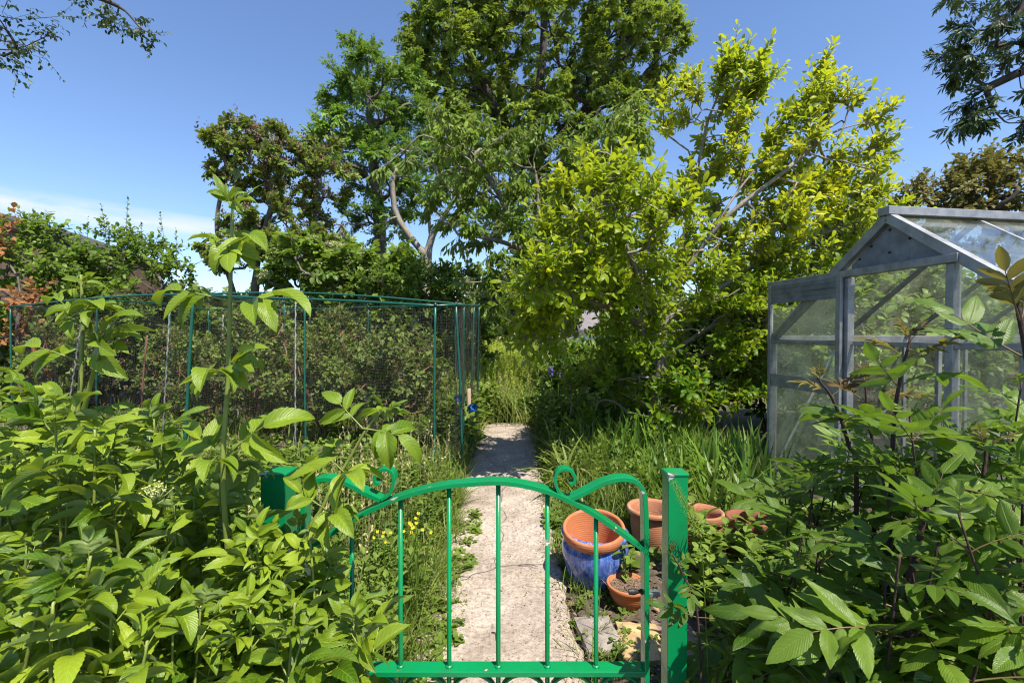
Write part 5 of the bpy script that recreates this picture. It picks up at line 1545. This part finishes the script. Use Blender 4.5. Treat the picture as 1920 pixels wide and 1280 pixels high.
tree('overhanging_tree', 'tree reaching thin leafy twigs into the top left corner', 'tree', tb,
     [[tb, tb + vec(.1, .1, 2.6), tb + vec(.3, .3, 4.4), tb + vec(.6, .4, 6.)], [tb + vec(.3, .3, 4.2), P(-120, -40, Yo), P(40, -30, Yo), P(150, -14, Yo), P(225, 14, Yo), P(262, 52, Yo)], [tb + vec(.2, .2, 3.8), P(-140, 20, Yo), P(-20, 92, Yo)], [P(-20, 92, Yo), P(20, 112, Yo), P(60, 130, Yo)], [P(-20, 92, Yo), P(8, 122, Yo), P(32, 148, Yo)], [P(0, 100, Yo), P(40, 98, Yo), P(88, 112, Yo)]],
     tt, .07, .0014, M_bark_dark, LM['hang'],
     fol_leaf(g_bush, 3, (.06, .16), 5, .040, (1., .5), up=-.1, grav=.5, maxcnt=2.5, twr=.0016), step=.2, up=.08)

# ------------------------------------------------------------------ foreground elder
LM['elder'] = leaf_mat('elder_leaf', (.050, .115, .006), (.245, .325, .020), back=(.20, .27, .08), rough=.42, trans=.28, tcol=(.46, .60, .02), veins=.42, nscale=5., spec=.35)
LM['elder_stem'] = plain('elder_stem', (.22, .27, .05), .45, var=.22, scale=14)
LM['sapling'] = leaf_mat('sapling_leaf', (.032, .080, .006), (.132, .210, .019), back=(.16, .22, .10), rough=.42, trans=.33, tcol=(.30, .50, .02), veins=.38, nscale=5., spec=.35)
LM['bronze'] = leaf_mat('bronze_young_leaf', (.10, .055, .02), (.22, .19, .035), rough=.42, trans=.35, veins=.3)
M_sapstem = bark_mat('purple_brown_stem', (.022, .010, .009), (.075, .035, .026), 30)
M_rachis = plain('sapling_rachis', (.13, .13, .04), .45, c2=(.14, .07, .03), scale=9)
el_leaf = [leaf(nl=20, nw=6, w=R.uniform(.17, .22), a=.62, b=1.0, fold=R.uniform(.3, 1.0), curl=R.uniform(-.2, .5), droop=R.uniform(-.3, 1.5), serr=.055, wave=R.uniform(0, .16), ph=R.uniform(0, 6), side=R.uniform(-.10, .10), quilt=.03) for q in range(12)]
el_cmp = [compound(el_leaf, R.choice([2, 2, 3]), pet=.24, ang=58, ll=.46, term=1.08, droop=R.uniform(-.5, .7), rr=.0085, sag=R.uniform(-.3, .7), vlift=.25, jitter=.16, rs=6) for q in range(14)]
el_young = [compound(el_leaf, 2, pet=.2, ang=32, ll=.5, term=1.1, droop=R.uniform(-.2, .3), rr=.008, sag=0, rs=5) for q in range(4)]

def sapl(mbS, mbL, mbY, pts, spacing, size, cmp_, young, r0, az0, el=(1.0, -.1), stemtone=.5, start=0, maxn=9, growth=1.25, tipsize=.45, sparse=0.):
    pts = spline(np.asarray(pts, float), 40)
    seg = np.linalg.norm(np.diff(pts, axis=0), axis=1); s_ = np.concatenate([[0], np.cumsum(seg)]); L = s_[-1]
    tube(mbS, pts, np.linspace(r0, r0 * .42, 40), 8)
    d = .012; gap = spacing * .35; i = 0
    while d < L * .93 and i < maxn:
        f = L - d
        p = np.array([np.interp(f, s_, pts[:, a]) for a in range(3)])
        fr = min(1, (i / 2.6)); e = el[0] + (el[1] - el[0]) * min(1, i / 4)
        sz = size * (tipsize + (1 - tipsize) * min(1, i / 2.2))
        for s2 in (0, math.pi):
            if i > 2 and R.uniform() < sparse: continue
            a = az0 + i * math.pi / 2 + s2 + R.normal(0, .22); ee = e + R.normal(0, .16)
            D = vec(math.cos(a) * math.cos(ee), math.sin(a) * math.cos(ee), math.sin(ee))
            N = vec(-math.cos(a) * math.sin(ee), -math.sin(a) * math.sin(ee), math.cos(ee)) + R.normal(0, .34, 3)
            tgt, tp = (mbY, young) if i < start else (mbL, cmp_)
            tgt.inst(tp, [p], [D], [N], sz * R.uniform(.8, 1.18), R.normal(.5, .27))
        d += gap; gap = spacing * (.6 if i == 0 else 1.) * R.uniform(.85, 1.15) * growth ** max(0, i - 1); i += 1

def plant(name, label, cat, stems, size, spacing, cmp_, young, leafm, rachis, stemm, youngm, r0, group=None, el=(1.0, -.15), start=0, hand=(), extra=None, tipsize=.45, sparse=0., maxn=9):
    b = np.asarray(stems[0][0], float) * vec(1, 1, 0)
    r = thing(name, label, cat, b, group)
    mL, mY = MB(), MB()
    for q, st in enumerate(stems):
        mS = MB()
        sapl(mS, mL, mY, st, spacing * R.uniform(.85, 1.15), size * R.uniform(.85, 1.1), cmp_, young, r0 * R.uniform(.8, 1.1), R.uniform(0, 3.14), el, start=start, tipsize=tipsize, sparse=sparse, maxn=maxn)
        mS.build('stem', stemm, r)
        if mY.n and start: mY.build('young_shoot', [youngm, rachis], r); mY = MB()
    for (p, t, n, sz, tp) in hand:
        mL.inst(tp, [p], [t - p], [n], np.linalg.norm(t - p) if sz is None else sz, R.normal(.5, .1))
    if mL.n: mL.build('foliage', [leafm, rachis], r)
    if mY.n: mY.build('young_shoot', [youngm, rachis], r)
    if extra: extra(r)
    return r
def under(px, Y, dx=0., dy=0.):
    p = P(px, 640, Y); return vec(p[0] + dx, p[1] + dy, 0)
def stemline(px, py, Y, lean=.12):
    t = P(px, py, Y); b = vec(t[0] + R.normal(0, lean), t[1] + R.normal(.05, lean), 0)
    m = (t + b) / 2 + vec(R.normal(0, .03), R.normal(0, .03), .0)
    return [b, m, t]
CAMV = vec(0, 0, EYE)
def hand(Y0, px0, py0, px1, py1, dY=0., n=(0, -.35, 1), tp=None, sz=None):
    return (P(px0, py0, Y0), P(px1, py1, Y0 + dY), np.array(n, float), sz, tp or el_cmp)
# the single tall shoot
Y1 = 1.0
tall = [[vec(P(428, 640, Y1)[0] + .05, Y1 + .06, 0), P(424, 1000, Y1), P(428, 700, Y1), P(433, 500, Y1), P(437, 350, Y1)]]
def tall_leaves(r): pass
h1 = [hand(Y1, 434, 392, 400, 322, -.02, (.6, -.6, .3), el_young), hand(Y1, 434, 392, 486, 340, .03, (-.4, -.5, .6), el_young), hand(Y1, 436, 388, 432, 345, -.08, (0, -1, .3), el_young),
      hand(Y1, 433, 452, 352, 448, -.07, (-.15, -.45, 1)), hand(Y1, 433, 452, 508, 470, -.08, (.1, -.5, 1)), hand(Y1, 433, 448, 470, 430, .14), hand(Y1, 433, 450, 425, 500, -.12, (0, -.8, .6), el_young),
      hand(Y1, 430, 565, 245, 512, -.02, (0, -.5, 1)), hand(Y1, 431, 565, 612, 572, -.03, (0, -.5, 1)),
      hand(Y1, 427, 690, 372, 735, -.16, (0, -.6, 1)), hand(Y1, 428, 690, 500, 640, .10, (0, -.6, .8)), hand(Y1, 428, 700, 330, 705, .06, (0, -.5, 1)), hand(Y1, 428, 690, 480, 655, -.10, (0, -.8, .6), el_young),
      hand(Y1, 424, 855, 330, 800, .05, (0, -.5, 1)), hand(Y1, 424, 855, 545, 735, -.05, (-.1, -.8, .7)), hand(Y1, 424, 860, 380, 905, -.15, (0, -.5, 1)), hand(Y1, 424, 860, 520, 850, .15, (0, -.5, 1))]
def bare_plant(name, label, stems, hand_, r0=.0065):
    b = np.asarray(stems[0][0], float) * vec(1, 1, 0)
    r = thing(name, label, 'elder', b, None)
    for st in stems:
        mS = MB(); tube(mS, spline(np.array(st), 40), np.linspace(r0, r0 * .45, 40), 8)
        for q in ((.55), (.7), (.82)): pass
        mS.build('stem', LM['elder_stem'], r)
    mL = MB()
    for (p, t, n, sz, tp) in hand_:
        mL.inst(tp, [p], [t - p], [n], np.linalg.norm(t - p) if sz is None else sz, R.normal(.5, .1))
    mL.build('foliage', [LM['elder'], LM['elder_stem']], r)
    return r
bare_plant('elder_shoot', 'single tall yellow green elder shoot rising above the cage rail', tall, h1)
Y2 = 1.12
s2 = [[vec(P(150, 640, Y2)[0], Y2 + .05, 0), P(148, 900, Y2), P(152, 700, Y2), P(155, 600, Y2), P(152, 515, Y2)], [P(152, 790, Y2), P(175, 700, Y2 - .03), P(192, 652, Y2 - .05)]]
h2 = [hand(Y2, 153, 540, 98, 545, -.05, (0, -.4, 1)), hand(Y2, 153, 540, 212, 530, .03, (0, -.4, 1)), hand(Y2, 153, 535, 130, 505, .06, tp=el_young), hand(Y2, 153, 535, 188, 512, -.04, tp=el_young),
      hand(Y2, 155, 590, 80, 568, .05), hand(Y2, 155, 590, 225, 585, -.06, (0, -.5, 1)), hand(Y2, 155, 585, 200, 560, -.08), hand(Y2, 155, 595, 105, 600, -.1, (0, -.6, 1)),
      hand(Y2, 155, 680, -10, 612, -.03, (0, -.5, 1)), hand(Y2, 156, 680, 285, 590, -.03, (-.1, -.6, 1)), hand(Y2, 190, 655, 280, 625, 0., (0, -.5, 1)), hand(Y2, 190, 655, 165, 625, -.06, tp=el_young),
      hand(Y2, 152, 790, 60, 715, -.04, (0, -.5, 1)), hand(Y2, 152, 790, 250, 740, .05, (0, -.5, 1)), hand(Y2, 152, 800, 90, 830, -.12, (0, -.6, 1)), hand(Y2, 152, 800, 240, 830, -.12, (0, -.6, 1)), hand(Y2 - .2, 20, 700, -40, 690, -.1)]
bare_plant('elder_shoot', 'second tall elder shoot at the left, leafy from top to bottom', s2, h2)
Y3 = .98
s3 = [[vec(P(560, 640, Y3)[0] - .05, Y3 + .02, 0), P(560, 1100, Y3), P(610, 940, Y3), P(655, 860, Y3), P(690, 800, Y3), P(722, 765, Y3)]]
h3 = [hand(Y3, 722, 768, 765, 745, .02, tp=el_young), hand(Y3, 722, 768, 700, 742, -.04, tp=el_young), hand(Y3, 715, 778, 690, 745, .1), hand(Y3, 718, 772, 770, 775, .05, tp=el_young),
      hand(Y3, 680, 803, 815, 818, -.05, (0, -.6, 1)), hand(Y3, 680, 803, 596, 712, .02, (-.2, -.7, .8)), hand(Y3, 640, 880, 688, 930, -.12, (0, -.5, 1)), hand(Y3, 640, 880, 560, 800, .05, (0, -.6, 1)), hand(Y3, 605, 950, 670, 1010, -.12, (0, -.6, 1)), hand(Y3, 605, 950, 520, 900, .0, (0, -.6, 1))]
bare_plant('elder_shoot', 'arching elder shoot leaning right over the gate scroll', s3, h3, .005)
# the leafy mass: several bushes of many short shoots
def outline_l(px):
    return np.interp(px, [-80, 0, 60, 130, 250, 330, 430, 520, 600, 660, 700, 740], [660, 700, 730, 760, 770, 770, 790, 810, 870, 950, 1040, 1150])
def elder_bush(label, px0, px1, n, ylo, yhi, d0, d1, sz=.20, extra=None):
    st = []
    for q in range(n):
        px = px0 + (px1 - px0) * (q + R.uniform(.1, .9)) / n
        py = outline_l(px) + R.uniform(ylo, yhi); Y = R.uniform(d0, d1)
        st.append(stemline(px, py, Y))
    return plant('elder_bush', label, 'elder', st, sz, .15, el_cmp, el_young, LM['elder'], LM['elder_stem'], LM['elder_stem'], LM['elder'], .0052, None, (1.1, -.2), extra=extra, tipsize=.4)
def buds(r):
    mb = MB(); c = P(292, 925, .93)
    for q in range(46):
        d = unit(vec(R.normal(0, 1), R.normal(0, .6) - .3, abs(R.normal(0, .8)))) * R.uniform(.012, .03)
        tube(mb, [c + vec(0, 0, -.02), c + d], .0007, 3)
        box(mb, c + d, (.0035, .0035, .0035), rotz(R.uniform(0, 3)))
    mb.build('flower_bud', plain('pale_buds', (.42, .46, .16), .6), r)
elder_bush('leafy elder bush filling the left edge below the second shoot', -60, 170, 14, 0, 180, .95, 1.45)
elder_bush('leafy elder bush below the tall single shoot', 170, 420, 14, 0, 190, .95, 1.4, extra=buds)
elder_bush('leafy elder bush in front of the left gate post', 390, 520, 8, 140, 260, .9, 1.08, .18)
elder_bush('leafy elder growth overlapping the gate bars at lower centre', 525, 665, 9, 140, 300, .9, 1.08, .165)
elder_bush('lowest elder leaves in the bottom left corner of the photo', -60, 290, 14, 230, 470, .66, .95, .19)
elder_bush('lower elder leaves beneath the left gate post', 270, 580, 13, 240, 430, .7, .95, .18)

# ------------------------------------------------------------------ ash like saplings on the right
sa_leaf = [leaf(nl=18, nw=6, w=R.uniform(.17, .22), a=.60, b=.95, fold=R.uniform(.1, .6), curl=R.uniform(.0, .5), droop=R.uniform(-.2, 1.0), serr=.05, wave=R.uniform(.02, .2), ph=R.uniform(0, 6), side=R.uniform(-.1, .1), quilt=.04) for q in range(12)]
sa_cmp = [compound(sa_leaf, R.choice([3, 3, 4]), pet=.20, ang=56, ll=.35, term=1.1, droop=R.uniform(-.3, .9), rr=.0055, sag=R.uniform(-.2, .6), vlift=.25, jitter=.16, rs=6) for q in range(14)]
yl = [leaf(nl=8, nw=4, w=R.uniform(.13, .18), a=.7, b=.9, fold=R.uniform(.3, .8), curl=0, droop=R.uniform(-.2, .9), serr=.06) for q in range(6)]
sa_young = [compound(yl, 4, pet=.25, ang=40, ll=.32, term=1.0, droop=R.uniform(-.6, .6), rr=.007, sag=R.uniform(-.3, .4), rs=5) for q in range(6)]
def sap(label, stems, size=.33, spacing=.16, r0=.009, start=2, el=(1.05, -.1), tipsize=.3, sparse=.0, maxn=9):
    return plant('ash_sapling', label, 'sapling', stems, size, spacing, sa_cmp, sa_young, LM['sapling'], M_rachis, M_sapstem, LM['bronze'], r0, None, el, start, tipsize=tipsize, sparse=sparse, maxn=maxn)
Yq = 1.18
sap('tallest purple stemmed sapling before the greenhouse door opening', [[under(1660, Yq), P(1668, 1000, Yq), P(1676, 800, Yq), P(1688, 710, Yq), P(1708, 632, Yq)]], .27, .15, .0085, maxn=4)
sap('sapling with a bending stem and bronze tip in front of the sliding door', [[under(1600, 1.28), P(1606, 930, 1.28), P(1590, 830, 1.28), P(1562, 750, 1.28), P(1532, 708, 1.28)]], .27, .15, .008, maxn=4)
sap('sapling with a small bronze tip between the two taller ones', [[under(1640, 1.45), P(1640, 900, 1.45), P(1628, 790, 1.45), P(1622, 712, 1.45)]], .26, .15, .007, maxn=5)
sap('big sapling at the right edge with drooping bronze young leaves', [[under(1960, 1.0), P(1950, 900, 1.0), P(1930, 700, 1.0), P(1905, 560, 1.0)]], .33, .13, .009, maxn=9)
sap('thick stemmed sapling in the lower right foreground', [[under(1690, .86, .0), P(1700, 1180, .86), P(1718, 1040, .86), P(1742, 930, .86)]], .27, .15, .008, start=0, maxn=5)
sap('dark sapling low against the greenhouse corner', [[under(1840, 1.1), P(1830, 1050, 1.1), P(1840, 930, 1.1), P(1850, 840, 1.1)]], .3, .16, .008, start=1)
def outline_r(px):
    return np.interp(px, [1270, 1320, 1400, 1450, 1520, 1600, 1700, 1800, 1900, 1980], [1180, 1110, 1040, 880, 770, 760, 770, 760, 720, 680])
def sap_bush(label, px0, px1, n, ylo, yhi, d0, d1, sz=.28, start=0):
    st = []
    for q in range(n):
        px = px0 + (px1 - px0) * (q + R.uniform(.1, .9)) / n
        st.append(stemline(px, outline_r(px) + R.uniform(ylo, yhi), R.uniform(d0, d1)))
    return sap(label, st, sz, .15, .0048, start, (1.0, -.3))
sap_bush('ash sapling thicket directly right of the gate post', 1330, 1490, 7, 20, 180, 1.2, 1.5, .23)
sap_bush('ash sapling thicket in front of the greenhouse door', 1460, 1700, 12, 0, 150, 1.1, 1.6, .26)
sap_bush('ash sapling thicket below the greenhouse at right edge', 1690, 1980, 12, 0, 170, 1.0, 1.5, .30)
sap_bush('lower dark leaves of saplings beside the gate post foot', 1310, 1540, 11, 170, 330, .85, 1.15, .22, 0)
sap_bush('lower sapling leaves in the bottom right corner', 1520, 1980, 18, 190, 430, .72, 1.05, .27, 0)
# small sprig by the latch
sap('thin sapling sprig crossing in front of the right gate post', [[under(1330, 1.08), P(1310, 1180, 1.1), P(1282, 1080, 1.11), P(1255, 1030, 1.11)]], .13, .1, .0035, start=1, maxn=4)
